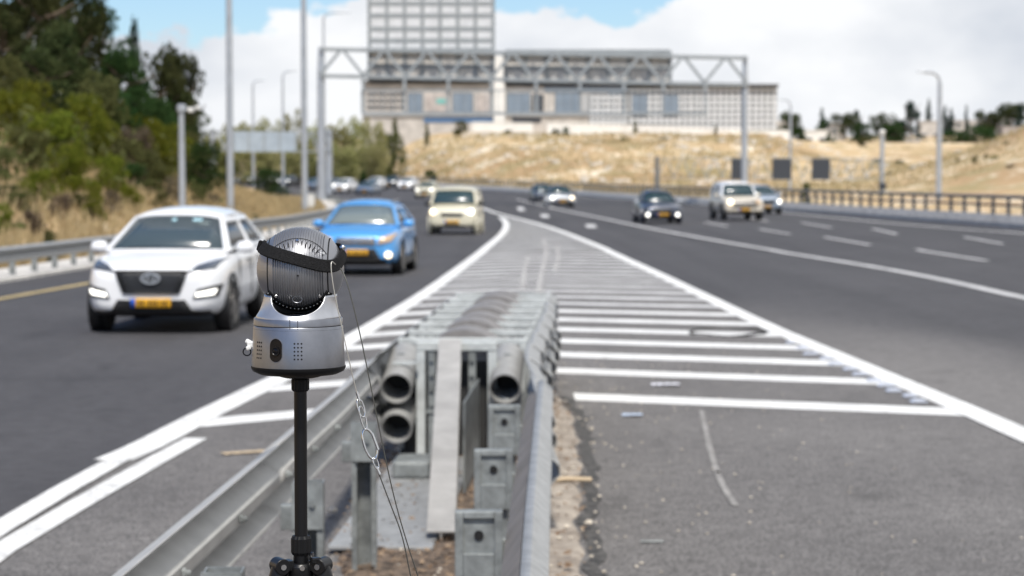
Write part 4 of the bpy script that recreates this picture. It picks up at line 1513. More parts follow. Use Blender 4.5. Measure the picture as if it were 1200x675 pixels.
    bvm = cab.modifiers.new('bevel', 'BEVEL'); bvm.width = .02; bvm.segments = 2; bvm.limit_method = 'ANGLE'; bvm.angle_limit = R(35)
    for nm, m_, g in panes:
        o_ = obj(nm, MB().grid(g), m_, root, sm=60, fix=False)
        solid(o_, .006, 0)
    # interior
    zi = z0 - .02
    obj('dashboard', MB().bb(-wb * .9, wb * .9, y0 + .12, y0 + .55, zi - .1, zi + .02), M['cardark'], root)
    sh = [(-.24, .62), (.24, .62), (.22, 1.10 * zi), (.13, 1.16 * zi), (.12, zi + .36), (-.12, zi + .36), (-.13, 1.16 * zi), (-.22, 1.10 * zi)]
    for side in (-1, 1):
        o_ = obj('seat', MB().prism([(x + side * .37, z) for x, z in sh], y1 + .35, y1 + .47), M['seat'], root)
    # mirrors
    for side in (-1, 1):
        mz = z0 + .05
        xm = side * (hw + .07)
        o_ = obj('wing_mirror', MB().loft([[(xm + a * .12 * k, y0 + .38 + yy_, mz + b * .085 * k) for a, b in ((-1, -.8), (0, -1), (.9, -.9), (1, .2), (.7, .9), (0, 1), (-.8, .8), (-1, 0))] for yy_, k in ((-.09, .45), (-.06, .85), (0, 1), (.06, .95))]), s.get('mirror', s['paint']), root, sm=60)
        obj('mirror_stalk', MB().bar((side * wb * .93, y0 + .38, mz - .04), (xm - side * .06, y0 + .36, mz - .05), .06, .05), M['carblack'], o_)
    # nose
    pz, pw = s.get('platez', .42), .26
    px_ = s.get('platex', 0)
    pl = patch('number_plate', [(px_ - pw, pz - .06), (px_ + pw, pz - .06), (px_ + pw, pz + .06), (px_ - pw, pz + .06)], M['plate'], .03, n=4, th_=.02)
    patch('plate_band', [(px_ - pw - .002, pz - .06), (px_ - pw + .06, pz - .06), (px_ - pw + .06, pz + .06), (px_ - pw - .002, pz + .06)], M['plateblue'], .036, pl, n=2, th_=.02)
    gm_ = MB()
    for k, gx in enumerate((-.15, -.10, -.02, .03, .08, .15, .20)):
        rows_ = [hit(px_ + gx + dx, pz + dz, .0445) for dx, dz in ((-.015, -.035), (.015, -.035), (.015, .035), (-.015, .035))]
        gm_.add(rows_, [(0, 1, 2, 3)])
    o_ = obj('plate_characters', gm_, M['glyph'], pl, fix=False, kind='stuff')
    for nm, quad, m_, off in s['nose']:
        par = None
        patch(nm, quad, m_, off, n=8)
    for nm, x, z, r_, m_, off in s.get('discs', []):
        disc(nm, x, z, r_, m_, off)
    for fn in s.get('extra', []):
        fn(root, hit, patch, dict(y0=y0, y1=y1, y2=y2, y3=y3, z0=z0, z1=z1, z2=z2, z3=z3, wb=wb, wt=wt_, L=L, hw=hw))
    return root

def sym(nm, q, m, off=.014):
    return [(nm, q, m, off), (nm, [(-q[1][0], q[1][1]), (-q[0][0], q[0][1]), (-q[3][0], q[3][1]), (-q[2][0], q[2][1])], m, off)]

def roof_rails(root, hit, patch, g):
    for s_ in (-1, 1):
        x = s_ * (g['wt'] - .05)
        obj('roof_rail', MB().tube([(x, g['y1'] + .25, g['z1'] + .02), (x, g['y1'] + .4, g['z1'] + .075), (x, g['y2'] - .3, g['z2'] + .075), (x, g['y2'] - .1, g['z2'] + .02)], .02, 8), M['rim'], root, sm=50)
def wipers(root, hit, patch, g):
    for x0, x1 in ((-.55, .0), (.02, .55)):
        obj('wiper', MB().bar((x0, g['y0'] - .03, g['z0'] + .04), (x1, g['y0'] + .03, g['z0'] + .06), .02), M['carblack'], root)
def shut_lines(root, hit, patch, g):
    for s_ in (-1, 1):
        for yy_ in (g['y0'] + .42, g['y0'] + 1.42):
            obj('door_gap', MB().bb(s_ * g['hw'] - .012, s_ * g['hw'] + .0015, yy_ - .006, yy_ + .006, .42, g['z0'] - .12), M['cardark'], root)
        for yy_ in (g['y0'] + 1.2, g['y0'] + 2.1):
            obj('door_handle', MB().bb(s_ * g['hw'] - .02, s_ * (g['hw'] + .012) , yy_ - .09, yy_ + .09, g['z0'] - .16, g['z0'] - .13), M['rim'], root)

def tucson_extra(root, hit, patch, g):
    # oval emblem with a slanted letter
    rim_ = [Vector(hit(.115 * math.cos(a), .735 + .06 * math.sin(a), .045)) for a in np.linspace(0, 2 * PI, 29)][:-1]
    e = obj('emblem', MB().tube(rim_, .014, 6, closed=True), M['pole'], root, sm=60)
    mb_ = MB()
    for a_, b_ in (((-.07, .69), (-.03, .78)), ((.03, .69), (.07, .78)), ((-.045, .735), (.045, .74))):
        mb_.bar(hit(a_[0], a_[1], .045), hit(b_[0], b_[1], .045), .022, .012)
    obj('emblem_letter', mb_, M['pole'], e)
    # honeycomb bars of the grille
    mb_ = MB()
    for k in range(5):
        z_ = .575 + .05 * k
        wd_ = .33 + (z_ - .55) / .27 * .12
        mb_.tube([hit(x, z_ + .008 * (1 if i % 2 else -1), .026) for i, x in enumerate(np.linspace(-wd_, wd_, 19))], .0022, 5)
    obj('grille_bars', mb_, M['lampoff'], root, kind='stuff')
    mb_ = MB()
    fr = [(-.47, .83), (-.36, .55), (.36, .55), (.47, .83), (-.47, .83)]
    pts_ = resample([V(a, 0, b) for a, b in fr], .08)
    obj('grille_surround', MB().tube([hit(p.x, p.z, .02) for p in pts_], .014, 6), M['carblack'], root, sm=60)
    # stickers on the windscreen
    for x, t in ((.30, .86), (-.02, .86)):
        p = Vector((x, g['y0'] + (g['y1'] - g['y0']) * t - .10, g['z0'] + (g['z1'] - g['z0']) * t))
        q_ = Vector((0, g['y1'] - g['y0'], g['z1'] - g['z0'])).to_track_quat('Y', 'Z').to_matrix()
        obj('sticker', MB().box(p, (.13 if x > .1 else .06, .07, .004), q_), M['sticker'], root)

BODY_SUV = [(0, .70, .36, .74), (.05, .82, .28, .86), (.22, .94, .23, .93), (.6, 1, .21, .99), (1.1, 1, .21, 1.06), (1.5, 1, .21, 1.08), (2.6, 1, .21, 1.10), (3.8, .99, .22, 1.12), (4.25, .95, .28, 1.10), (4.42, .88, .36, 1.0), (4.48, .78, .42, .9)]
tucson = dict(L=4.48, W=1.85, paint=M['carwhite'], body=BODY_SUV, crown=.03, wr=.35, axles=(.86, 3.53), hero=True, mirror=M['carwhite'],
    cabin=dict(wsb=(1.05, 1.05), wst=(1.95, 1.53), rwt=(3.72, 1.54), rwb=(4.36, 1.08), wb=.83, wt=.60), platez=.42,
    nose=[('grille', [(-.35, .55), (.35, .55), (.46, .82), (-.46, .82)], M['carblack'], .008)]
        + sym('headlight', [(.47, .82), (.80, .86), (.86, .98), (.58, .90)], M['lampoff'])
        + sym('light_recess', [(.54, .47), (.84, .50), (.88, .66), (.60, .60)], M['carblack'], .006)
        + sym('daytime_light', [(.58, .50), (.80, .53), (.83, .60), (.59, .55)], M['lampon'], .016)
        + [('lower_grille', [(-.52, .33), (.52, .33), (.44, .46), (-.44, .46)], M['carblack'], .008),
           ('bumper_lip', [(-.78, .24), (.78, .24), (.74, .32), (-.74, .32)], M['carblack'], .012)],
    extra=[tucson_extra, wipers, shut_lines])
def onroad(u, v):
    return G(u, v)
p = onroad(187, 391)
suv = make_car('suv', 'white SUV with lit daytime lights and yellow plate, nearest car on the left carriageway', 'suv', tucson, V(p.x, p.y + 2.0, zr(p.x, p.y + 2.0)), R(-2), GROUP_L)

suv.scale = (.965, .965, .965)
# driver of the white car: one skinned figure, hands on the wheel
dr = thing('person', 'driver in dark shirt sitting behind the wheel of the white SUV', 'person', suv.location.copy(), R(-2))
J = {'pel': (0, .0, .62), 'bel': (0, -.02, .80), 'che': (0, -.02, 1.02), 'nec': (0, -.03, 1.16), 'hd1': (0, -.05, 1.24), 'hd2': (0, -.04, 1.36),
     'sl': (-.19, -.02, 1.09), 'el': (-.27, -.20, .92), 'wl': (-.16, -.46, 1.00), 'sr': (.19, -.02, 1.09), 'er': (.27, -.20, .92), 'wr': (.16, -.46, 1.00),
     'kl': (-.13, -.42, .66), 'al': (-.13, -.72, .36), 'kr': (.13, -.42, .66), 'ar': (.13, -.72, .36)}
E = [('pel', 'bel'), ('bel', 'che'), ('che', 'nec'), ('nec', 'hd1'), ('hd1', 'hd2'), ('che', 'sl'), ('sl', 'el'), ('el', 'wl'), ('che', 'sr'), ('sr', 'er'), ('er', 'wr'),
     ('pel', 'kl'), ('kl', 'al'), ('pel', 'kr'), ('kr', 'ar')]
RAD = {'pel': .15, 'bel': .14, 'che': .15, 'nec': .06, 'hd1': .085, 'hd2': .09, 'sl': .07, 'el': .05, 'wl': .032, 'sr': .07, 'er': .05, 'wr': .032, 'kl': .08, 'al': .045, 'kr': .08, 'ar': .045}
for sd_, wn in ((-1, 'wl'), (1, 'wr')):
    b_ = Vector(J[wn])
    J[wn + 'p'] = tuple(b_ + V(0, -.07, .01)); RAD[wn + 'p'] = .030; E.append((wn, wn + 'p'))
    for k, (dx, ln) in enumerate(((-.030, .07), (-.010, .08), (.010, .075), (.028, .06))):
        f1, f2 = wn + 'f%d' % k, wn + 'g%d' % k
        J[f1] = tuple(b_ + V(dx, -.07 - ln * .5, .012)); J[f2] = tuple(b_ + V(dx, -.07 - ln * .8, -.02))
        RAD[f1] = .009; RAD[f2] = .008
        E += [(wn + 'p', f1), (f1, f2)]
    J[wn + 't'] = tuple(b_ + V(-sd_ * .05, -.06, .03)); RAD[wn + 't'] = .010; E.append((wn, wn + 't'))
keys = list(J)
DXX, DYY = .37, -2.24 + 2.28
me = bpy.data.meshes.new('body')
me.from_pydata([(J[k][0] + DXX, J[k][1] + DYY, J[k][2]) for k in keys], [(keys.index(a), keys.index(b)) for a, b in E], [])
pb = bpy.data.objects.new('body', me)
COL.objects.link(pb)
sk = pb.modifiers.new('skin', 'SKIN')
for i, k in enumerate(keys):
    me.skin_vertices[0].data[i].radius = (RAD[k], RAD[k])
    me.skin_vertices[0].data[i].use_root = (k == 'pel')
sb = pb.modifiers.new('sub', 'SUBSURF'); sb.levels = sb.render_levels = 1
bpy.context.view_layer.update()
me2 = bvh_of(pb)
bpy.data.objects.remove(pb)
me2.materials.clear(); me2.materials.append(M['skin'])
pb = obj('body', me2, None, dr, sm=80)
rings = []
for z, rx, ry in ((.66, .19, .16), (.85, .185, .155), (1.02, .21, .16), (1.12, .19, .13), (1.17, .085, .085)):
    rings.append([(DXX + rx * math.cos(a), DYY - .02 + ry * math.sin(a), z) for a in np.linspace(0, 2 * PI, 17)[:-1]])
obj('shirt', MB().loft(rings), M['shirt'], dr, sm=60)
obj('hair', MB().lathe([(.098, 1.33), (.100, 1.38), (.08, 1.44), (.03, 1.465)], 16, (DXX, DYY - .02, 0)), M['hair'], dr, sm=60)
fm = MB()
for s_ in (-1, 1):
    fm.box((DXX + s_ * .035, DYY - .145, 1.31), (.03, .012, .014))
fm.box((DXX, DYY - .142, 1.235), (.05, .01, .01))
obj('face', fm, M['hair'], dr)
obj('nose', MB().loft([[(DXX + a * .014, DYY - .14 + b, z) for a, b in ((-1, 0), (0, -.02 * k), (1, 0), (0, .01))] for z, k in ((1.26, 1.4), (1.31, .3))]), M['skin'], dr)
wm = MB().tube([(DXX + .18 * math.cos(a), DYY - .55 + .06 * math.sin(a), .99 + .16 * math.sin(a)) for a in np.linspace(0, 2 * PI, 25)][:-1], .014, 6, closed=True)
obj('steering_wheel', wm, M['carblack'], suv, sm=60)

dr.scale = suv.scale
# blue crossover
def blue_extra(root, hit, patch, g):
    roof_rails(root, hit, patch, g)
    wipers(root, hit, patch, g)
    for z_ in (.70, .76):
        obj('grille_bar', MB().tube([hit(x, z_, .022) for x in np.linspace(-.36, .36, 9)], .012, 6), M['chrome'], root, sm=60)
    rim_ = [Vector(hit(.075 * math.cos(a), .73 + .042 * math.sin(a), .035)) for a in np.linspace(0, 2 * PI, 21)][:-1]
    obj('emblem', MB().tube(rim_, .010, 6, closed=True), M['chrome'], root, sm=60)
    for s_ in (-1, 1):
        obj('sill_trim', MB().bb(s_ * g['hw'] - .03, s_ * g['hw'] + .008, -1.1, 1.0, .22, .36), M['carblack'], root)
cross = dict(tucson)
cross.update(L=4.45, W=1.79, paint=M['carblue'], mirror=M['carblue'], hero=False, wsm=M['wssky'], body=[(y, w_, zb, zt - .02) for y, w_, zb, zt in BODY_SUV], wr=.345,
    cabin=dict(wsb=(1.0, 1.02), wst=(1.85, 1.47), rwt=(3.62, 1.48), rwb=(4.30, 1.06), wb=.80, wt=.60), platez=.50,
    nose=[('grille', [(-.42, .64), (.42, .64), (.40, .80), (-.40, .80)], M['rim'], .008)]
        + sym('headlight', [(.46, .66), (.74, .72), (.84, .90), (.50, .80)], M['indicator'])
        + sym('fog_recess', [(.52, .36), (.80, .36), (.82, .54), (.60, .54)], M['carblue'], .006)
        + [('lower_grille', [(-.55, .32), (.55, .32), (.40, .58), (-.40, .58)], M['carblack'], .007),
           ('bumper_lip', [(-.80, .22), (.80, .22), (.76, .34), (-.76, .34)], M['carblack'], .014)],
    discs=[('fog_light', .68, .45, .068, M['lampwarm'], .03), ('fog_light', -.68, .45, .068, M['lampwarm'], .03)],
    extra=[blue_extra, shut_lines])
p = onroad(424, 323)
make_car('crossover', 'bright blue crossover with round lit fog lamps, behind the camera head', 'car', cross, V(p.x, p.y + 2.0, zr(p.x, p.y + 2)), R(-3), GROUP_L)

# cream van
VAN = [(0, .78, .36, .72), (.06, .90, .28, .88), (.25, .98, .24, .97), (.7, 1, .22, 1.04), (1.1, 1, .22, 1.08), (2.2, 1, .22, 1.10), (3.6, 1, .24, 1.12), (3.95, .97, .32, 1.08), (4.02, .9, .4, .95)]
van = dict(L=4.02, W=1.80, paint=M['carcream'], mirror=M['carblack'], body=VAN, crown=.025, wr=.32, axles=(.78, 3.3), clad=False,
    cabin=dict(wsb=(.80, 1.07), wst=(1.35, 1.62), rwt=(3.85, 1.65), rwb=(3.96, 1.10), wb=.85, wt=.74, cols=[0, .10, .42, .46, .94, 1]), platez=.46,
    nose=[('grille', [(-.36, .66), (.36, .66), (.42, .78), (-.42, .78)], M['carblack'], .010),
          ('lower_grille', [(-.50, .26), (.50, .26), (.46, .34), (-.46, .34)], M['carblack'], .010)],
    discs=[('headlight', .68, .82, .105, M['lampon'], .02), ('headlight', -.68, .82, .105, M['lampwarm'], .02)],
    extra=[wipers])
p = onroad(533, 275)
make_car('van', 'cream boxy van with round lit headlamps near the tip of the gore', 'van', van, V(p.x, p.y + 1.8, zr(p.x, p.y + 1.8)), R(-3), GROUP_L)

# dark saloon on the right
SED = [(0, .74, .34, .62), (.06, .86, .26, .74), (.3, .96, .20, .82), (.8, 1, .18, .88), (1.4, 1, .18, .94), (2.4, 1, .18, .97), (3.6, 1, .18, .99), (4.3, .97, .24, .98), (4.6, .90, .32, .92), (4.66, .8, .4, .8)]
sedan = dict(L=4.66, W=1.82, paint=M['carnavy'], mirror=M['carsteel'], body=SED, crown=.03, wr=.33, axles=(.9, 3.7), clad=False,
    cabin=dict(wsb=(1.30, .93), wst=(2.05, 1.38), rwt=(3.3, 1.39), rwb=(4.15, .97), wb=.80, wt=.57), platez=.40,
    nose=[('grille', [(-.36, .34), (.36, .34), (.40, .68), (-.40, .68)], M['carblack'], .008)]
        + sym('headlight', [(.48, .60), (.80, .62), (.84, .72), (.52, .70)], M['lampoff'])
        + [('bumper_lip', [(-.78, .20), (.78, .20), (.74, .28), (-.74, .28)], M['carblack'], .012)],
    discs=[('fog_light', .66, .40, .085, M['lampon'], .03), ('fog_light', -.66, .40, .085, M['lampon'], .03)], extra=[wipers, shut_lines])
p = onroad(773, 262)
make_car('saloon', 'dark navy saloon with two lit lamps low in its bumper, on the right carriageway', 'car', sedan, V(p.x, p.y + 2.0, zr(p.x, p.y + 2)), R(3), GROUP_R)

# beige off-roader with pale roof
FJ = [(0, .86, .42, .78), (.05, .94, .36, .90), (.2, 1, .32, 1.02), (.7, 1, .30, 1.10), (1.3, 1, .30, 1.14), (2.6, 1, .30, 1.16), (4.1, 1, .32, 1.16), (4.45, .98, .38, 1.14), (4.5, .9, .45, 1.0)]
fj = dict(L=4.5, W=1.90, paint=M['fjcream'], roofpaint=M['carwhite'], mirror=M['fjcream'], body=FJ, crown=.03, wr=.40, axles=(.85, 3.55), clad=True,
    cabin=dict(wsb=(1.45, 1.13), wst=(1.85, 1.74), rwt=(4.2, 1.78), rwb=(4.40, 1.16), wb=.86, wt=.72, cols=[0, .1, .44, .5, .9, 1]), platez=.52,
    nose=[('grille', [(-.56, .78), (.56, .78), (.56, .96), (-.56, .96)], M['rim'], .010),
          ('lower_grille', [(-.60, .62), (.60, .62), (.58, .72), (-.58, .72)], M['carblack'], .012),
          ('bumper_lip', [(-.86, .36), (.86, .36), (.84, .46), (-.84, .46)], M['carblack'], .016)],
    discs=[('headlight', .66, .87, .12, M['indicator'], .03), ('headlight', -.66, .87, .13, M['lampwarm'], .03)], extra=[wipers])
p = onroad(867, 258.5)
make_car('off_roader', 'beige off-roader with a white roof and one glowing headlamp, on the right carriageway', 'off-roader', fj, V(p.x, p.y + 2.0, zr(p.x, p.y + 2)), R(5), GROUP_R)

blue_suv = dict(tucson)
blue_suv.update(paint=M['carsilver'], mirror=M['carsilver'], hero=False,
    nose=[('grille', [(-.40, .58), (.40, .58), (.46, .80), (-.46, .80)], M['carblack'], .008),
          ('bumper_lip', [(-.78, .22), (.78, .22), (.74, .32), (-.74, .32)], M['carblack'], .012)]
        + sym('headlight', [(.48, .74), (.80, .78), (.84, .90), (.54, .86)], M['lampoff']),
    discs=[('lit_headlight', .70, .70, .12, M['lampon'], .03)], extra=[roof_rails, wipers])
p = onroad(894, 251)
make_car('suv', 'silver blue SUV with one bright headlamp, half hidden by the beige off-roader', 'suv', blue_suv, V(p.x, p.y + 2.0, zr(p.x, p.y + 2)), R(5), GROUP_R)

far_sedan = dict(sedan)
far_sedan.update(paint=M['carsteel'], mirror=M['carblack'], roofpaint=M['cargrey'],
    nose=[('bumper_lip', [(-.80, .20), (.80, .20), (.78, .40), (-.78, .40)], M['carblack'], .012), ('grille', [(-.34, .44), (.34, .44), (.38, .60), (-.38, .60)], M['rim'], .008)],
    discs=[('headlight', .66, .64, .12, M['lampwarm'], .03), ('headlight', -.66, .64, .12, M['lampon'], .03)], extra=[wipers])
p = onroad(656, 243)
make_car('saloon', 'pale silver saloon with two lit headlamps, leading another dark car in the far right lanes', 'car', far_sedan, V(p.x, p.y + 2.0, zr(p.x, p.y + 2)), R(4), GROUP_R)

far_dark = dict(sedan)
far_dark.update(paint=M['cargrey'], mirror=M['cargrey'], nose=[('grille', [(-.36, .40), (.36, .40), (.40, .62), (-.40, .62)], M['carblack'], .008)] + sym('headlight', [(.48, .56), (.80, .58), (.84, .70), (.52, .66)], M['lampoff']), discs=[], extra=[])
far_hatch = dict(tucson)
far_hatch.update(hero=False, extra=[], nose=[('grille', [(-.35, .55), (.35, .55), (.46, .78), (-.46, .78)], M['carblack'], .008)] + sym('headlight', [(.47, .76), (.80, .80), (.84, .92), (.56, .86)], M['lampon']))
far_white = dict(far_hatch); far_white.update(paint=M['carwhite'], mirror=M['carwhite'])
far_cream = dict(far_hatch); far_cream.update(paint=M['carcream'], mirror=M['carcream'])
far_silver = dict(far_dark); far_silver.update(paint=M['cargreyblue'], mirror=M['cargreyblue'])
far_gdark = dict(far_hatch); far_gdark.update(paint=M['cargrey'], mirror=M['cargrey'])
protos = {}
# (kind, u, ground v, depth or None, heading, label, group)
for kind, spec, u, D, hd, label, grp in (
    ('saloon', far_dark, 636, 168, 6, 'dark grey car partly hidden behind the pale silver saloon', GROUP_R),
    ('hatchback', far_cream, 501, 198, -8, 'pale cream car alone in its lane beyond the cream van', GROUP_L),
    ('saloon', far_silver, 431, 222, -10, 'grey blue saloon in front of a cluster of distant cars', GROUP_L),
    ('hatchback', far_white, 440, 262, -12, 'white car just behind the grey blue saloon', GROUP_L),
    ('hatchback', far_gdark, 459, 285, -12, 'small dark car between two white ones in the distant cluster', GROUP_L),
    ('hatchback', far_white, 478, 262, -12, 'white car on the right end of the distant cluster', GROUP_L),
    ('hatchback', far_white, 403, 236, -13, 'white car just right of the gantry post', GROUP_L),
    ('hatchback', far_gdark, 388, 244, -13, 'dark car with a lit lamp partly behind the gantry post', GROUP_L),
    ('saloon', far_silver, 366, 262, -15, 'grey car seen between two lamp posts on the far left', GROUP_L),
    ('hatchback', far_gdark, 337, 300, -16, 'dark car with two glowing headlamps right of the round bush', GROUP_L),
    ('hatchback', far_white, 322, 330, -16, 'distant white car behind the round bush on the verge', GROUP_L),
    ('hatchback', far_gdark, 292, 330, -18, 'distant dark car left of the round bush on the verge', GROUP_L)):
    x = (u - 600) / FPX * D
    key = id(spec)
    if key in protos:
        o = dup(protos[key])
        o['label'] = label
        o['group'] = grp
    else:
        o = make_car(kind, label, 'car', spec, (0, 0, 0), 0, grp)
        protos[key] = o
    o.location = (x, D + 2, zr(x, D + 2))
    o.rotation_euler = (0, 0, R(hd))

# ------------------------------------------------------------------ posts, gantries
def lamp_post(u, D, vtop, vbase, wpx, label, arm=0, arm_v=6, head=True, group=None, mt='pole', cambox=False):
    b = at(u, vbase, D)
    z0 = th(b.x, b.y) - .2
    b.z = z0
    H = (CAMH + (HZ - vtop) / FPX * D) - z0
    t = thing('lamp_post' if not cambox else 'camera_pole', label, 'lamp post' if not cambox else 'camera pole', b, 0, group)
    r_ = wpx / FPX * D / 2
    obj('base_plate', MB().bb(-r_ * 2.4, r_ * 2.4, -r_ * 2.4, r_ * 2.4, 0, .24), M['concrete'], t)
    obj('pole', MB().tube([(0, 0, .1), (0, 0, H * .5), (0, 0, H)], [r_, r_ * .9, r_ * .72], 12), M[mt], t, sm=60)
    if arm:
        a = arm / FPX * D
        dz = arm_v / FPX * D
        pts_ = [(0, 0, H - dz * .1)] + [(a * (1 - math.cos(k)) * .55, 0, H + dz * math.sin(k)) for k in (.5, .9, 1.25)] + [(a * .8, 0, H + dz * 1.02)]
        obj('arm', MB().tube(pts_, r_ * .5, 8), M[mt], t, sm=60)
        if head:
            obj('lamp_head', MB().loft([[(a * q, y_ * .14, H + dz * 1.02 + z_) for y_, z_ in ((-1, 0), (-.7, .09), (.7, .09), (1, 0), (.6, -.05), (-.6, -.05))] for q in (.72, .85, 1.05, 1.12)]), M[mt], t, bevel=.02)
    if cambox:
        obj('mast_head', MB().lathe([(r_ * 1.25, H - .22), (r_ * 1.3, H), (r_ * .6, H + .05)], 12), M[mt], t)
        obj('camera_arm', MB().bar((0, 0, H - .12), (.55, -.1, H - .14), .05), M['pole'], t)
        obj('camera_body', MB().box((.36, -.1, H - .16), (.2, .3, .16)), M['white_plastic'], t, bevel=.03)
        obj('camera_body', MB().box((.6, -.1, H - .08), (.14, .22, .14)), M['white_plastic'], t, bevel=.03)
    return t
lamp_post(270, 92, -160, 246, 8.5, 'tall grey lamp post rising behind the white SUV', arm=60)
lamp_post(357, 108, -150, 248, 7.5, 'tall grey lamp post left of the gantry post', arm=60)
lamp_post(213.5, 78, 124, 245, 8.5, 'short grey pole with a small camera on top, left of the white SUV roof', cambox=True)
lamp_post(297, 300, 100, 214, 3.2, 'thin distant lamp post, leftmost of the far ones', arm=14, arm_v=5)
lamp_post(332, 270, 90, 214, 3.4, 'thin distant lamp post behind the far sign gantry', arm=16, arm_v=6)
lamp_post(380, 200, 22, 214, 3.4, 'lamp post rising just above the left end of the big gantry', arm=28, arm_v=6)
lamp_post(1100, 180, 97, 232, 7, 'tall curved lamp post beyond the right barrier', arm=-24, arm_v=12)
lamp_post(926, 240, 125, 214, 3.6, 'thin curved lamp post in front of the white retaining wall', arm=-14, arm_v=8)
lamp_post(770, 205, 183, 226, 6.5, 'short dark post behind the right railing left of the navy saloon', mt='railpaint')

def truss(t, x0, x1, zt0, zt1, dep, nb, m, depth=.9, w_=.16):
    """box truss: two planes of chords and diagonals; zt0/zt1 top chord height at both ends"""
    zt = lambda x: zt0 + (zt1 - zt0) * (x - x0) / (x1 - x0)
    for y_ in (-depth / 2, depth / 2):
        for dz in (0, -dep):
            obj('chord', MB().bar((x0, y_, zt(x0) + dz), (x1, y_, zt(x1) + dz), w_), m, t)
        st_ = (x1 - x0) / nb
        for i in range(nb):
            xa, xb, xm = x0 + st_ * i, x0 + st_ * (i + 1), x0 + st_ * (i + .5)
            if y_ > 0 and nb == 10: continue
            obj('diagonal', MB().bar((xa, y_, zt(xa) - dep + .08), (xm - .12, y_, zt(xm) - .08), w_ * .9), m, t)
            obj('diagonal', MB().bar((xb, y_, zt(xb) - dep + .08), (xm + .12, y_, zt(xm) - .08), w_ * .9), m, t)
    for i in range(nb + 1):
        xa = x0 + (x1 - x0) * i / nb
        obj('cross_tie', MB().bar((xa, -depth / 2 + .08, zt(xa)), (xa, depth / 2 - .08, zt(xa)), w_ * .5), m, t)

DG = 155.0
gx = lambda u: (u - 600) / FPX * DG
gz = lambda v: CAMH + (HZ - v) / FPX * DG
ga = thing('sign_gantry', 'large steel lattice gantry spanning the road, seen from behind its signs', 'gantry', (0, DG, 0))
truss(ga, gx(377), gx(874), gz(58.5), gz(69), 31 / FPX * DG, 10, M['gantry'], .55, .24)
for u, vt, vb, wd, lab in ((377, 56, 260, .60, None), (872, 66, 232, .50, None)):
    z0 = th(gx(u), DG) - .3
    mb = MB().tube([(gx(u), 0, z0), (gx(u), 0, gz(vt + 32)), (gx(u), 0, gz(vt))], [wd / 2, wd / 2 * .92, wd / 2 * .6], 14)
    obj('column', mb, M['pole'], ga, sm=50)
    obj('column_footing', MB().lathe([(1.1, z0 - .5), (1.0, z0 + .62), (.85, z0 + .7)], 20, (gx(u), 0, 0)), M['concrete'], ga)
# catwalk hung under the truss
for u in (427, 475, 526, 576, 628, 679, 730, 776, 825):
    obj('hanger', MB().bb(gx(u) - .11, gx(u) + .11, -.75, -.57, gz(135), gz(93 + (u - 430) * .02)), M['gantry'], ga)
for v, wd in ((107, .10), (133.5, .20)):
    obj('catwalk_rail', MB().bb(gx(425), gx(826), -.9, -.80, gz(v) - wd / 2, gz(v) + wd / 2), M['gantry'], ga)
obj('catwalk_deck', MB().bb(gx(425), gx(826), -.799, .1, gz(134.8), gz(134)), M['gantry'], ga)
mb = MB()
for k in range(34):
    x = gx(425) + (gx(826) - gx(425)) * k / 33
    mb.bb(x - .02, x + .02, -.87, -.83, gz(132), gz(108))
obj('catwalk_baluster', mb, M['gantry'], ga, kind='stuff')
# sign boards seen from behind: sheet, ribs, dark lower edge
def signback(name_label, u0, u1, v0, v1, ncol, nrow, ms, vsplit=None):
    t = thing('sign_board', name_label, 'sign', (gx((u0 + u1) / 2), DG + .48, gz(v1)), 0, 'boards hung on the big gantry')
    wx, hz_ = (u1 - u0) / FPX * DG, (v1 - v0) / FPX * DG
    hs_ = (v1 - (vsplit or v0)) / FPX * DG
    obj('sheet', MB().bb(-wx / 2, wx / 2, 0, .06, 0, hs_ - .002), M['signback'], t)
    if vsplit:
        obj('upper_sheet', MB().bb(-wx / 2, wx / 2, 0, .06, hs_, hz_), M['signpale'], t)
    for i in range(ncol + 1):
        x = -wx / 2 + wx * i / ncol
        obj('rib', MB().bb(x - .13, x + .13, -.05, -.001, .0, hz_), M['rib'], t)
    vl = [v0 + (v1 - v0) * j / nrow for j in range(nrow + 1)] if not vsplit else [-5, 4, 18, 33.5, 47, 58, 77, 94]
    for v_ in vl:
        z = (v1 - v_) / FPX * DG - .05
        obj('stringer', MB().bb(-wx / 2, wx / 2, -.035, -.002, z - .15, z + .15), M['rib'], t)
    obj('bottom_edge', MB().bb(-wx / 2, wx / 2, -.1, .08, -.22, -.002), M['roof'], t)
    return t
t = signback('tall pale sign board seen from behind, gridded with ribs, left on the gantry', 433, 578, -6, 95, 7, 8, 1, 58)
signback('long beige sign board seen from behind, right half of the gantry', 592, 785, 60, 98, 8, 2, 1)

# far left gantry
fg = thing('sign_gantry', 'small distant gantry with a blue grey sign, above the left verge', 'gantry', (0, 232, 0))
fx = lambda u: (u - 600) / FPX * 232
fz = lambda v: CAMH + (HZ - v) / FPX * 232
truss(fg, fx(248), fx(388), fz(154), fz(156), 22 / FPX * 232, 9, M['gantry'], .8, .14)
for u in (250, 386):
    z0 = th(fx(u), 232) - .5
    obj('column', MB().tube([(fx(u), 0, z0), (fx(u), 0, fz(152))], .36, 10), M['pole'], fg, sm=50)
t = thing('sign_board', 'blue grey sign board on the small distant gantry', 'sign', (fx(311), 232 - .6, fz(178)))
obj('sheet', MB().bb(fx(275) - fx(311), fx(349) - fx(311), 0, .08, 0, fz(155) - fz(178)), M['signgrey'], t)
for k in range(5):
    x = (fx(275) - fx(311)) * (1 - k / 2)
    obj('rib', MB().bb(x - .07, x + .07, -.12, -.001, 0, fz(155) - fz(178)), M['gantry'], t)

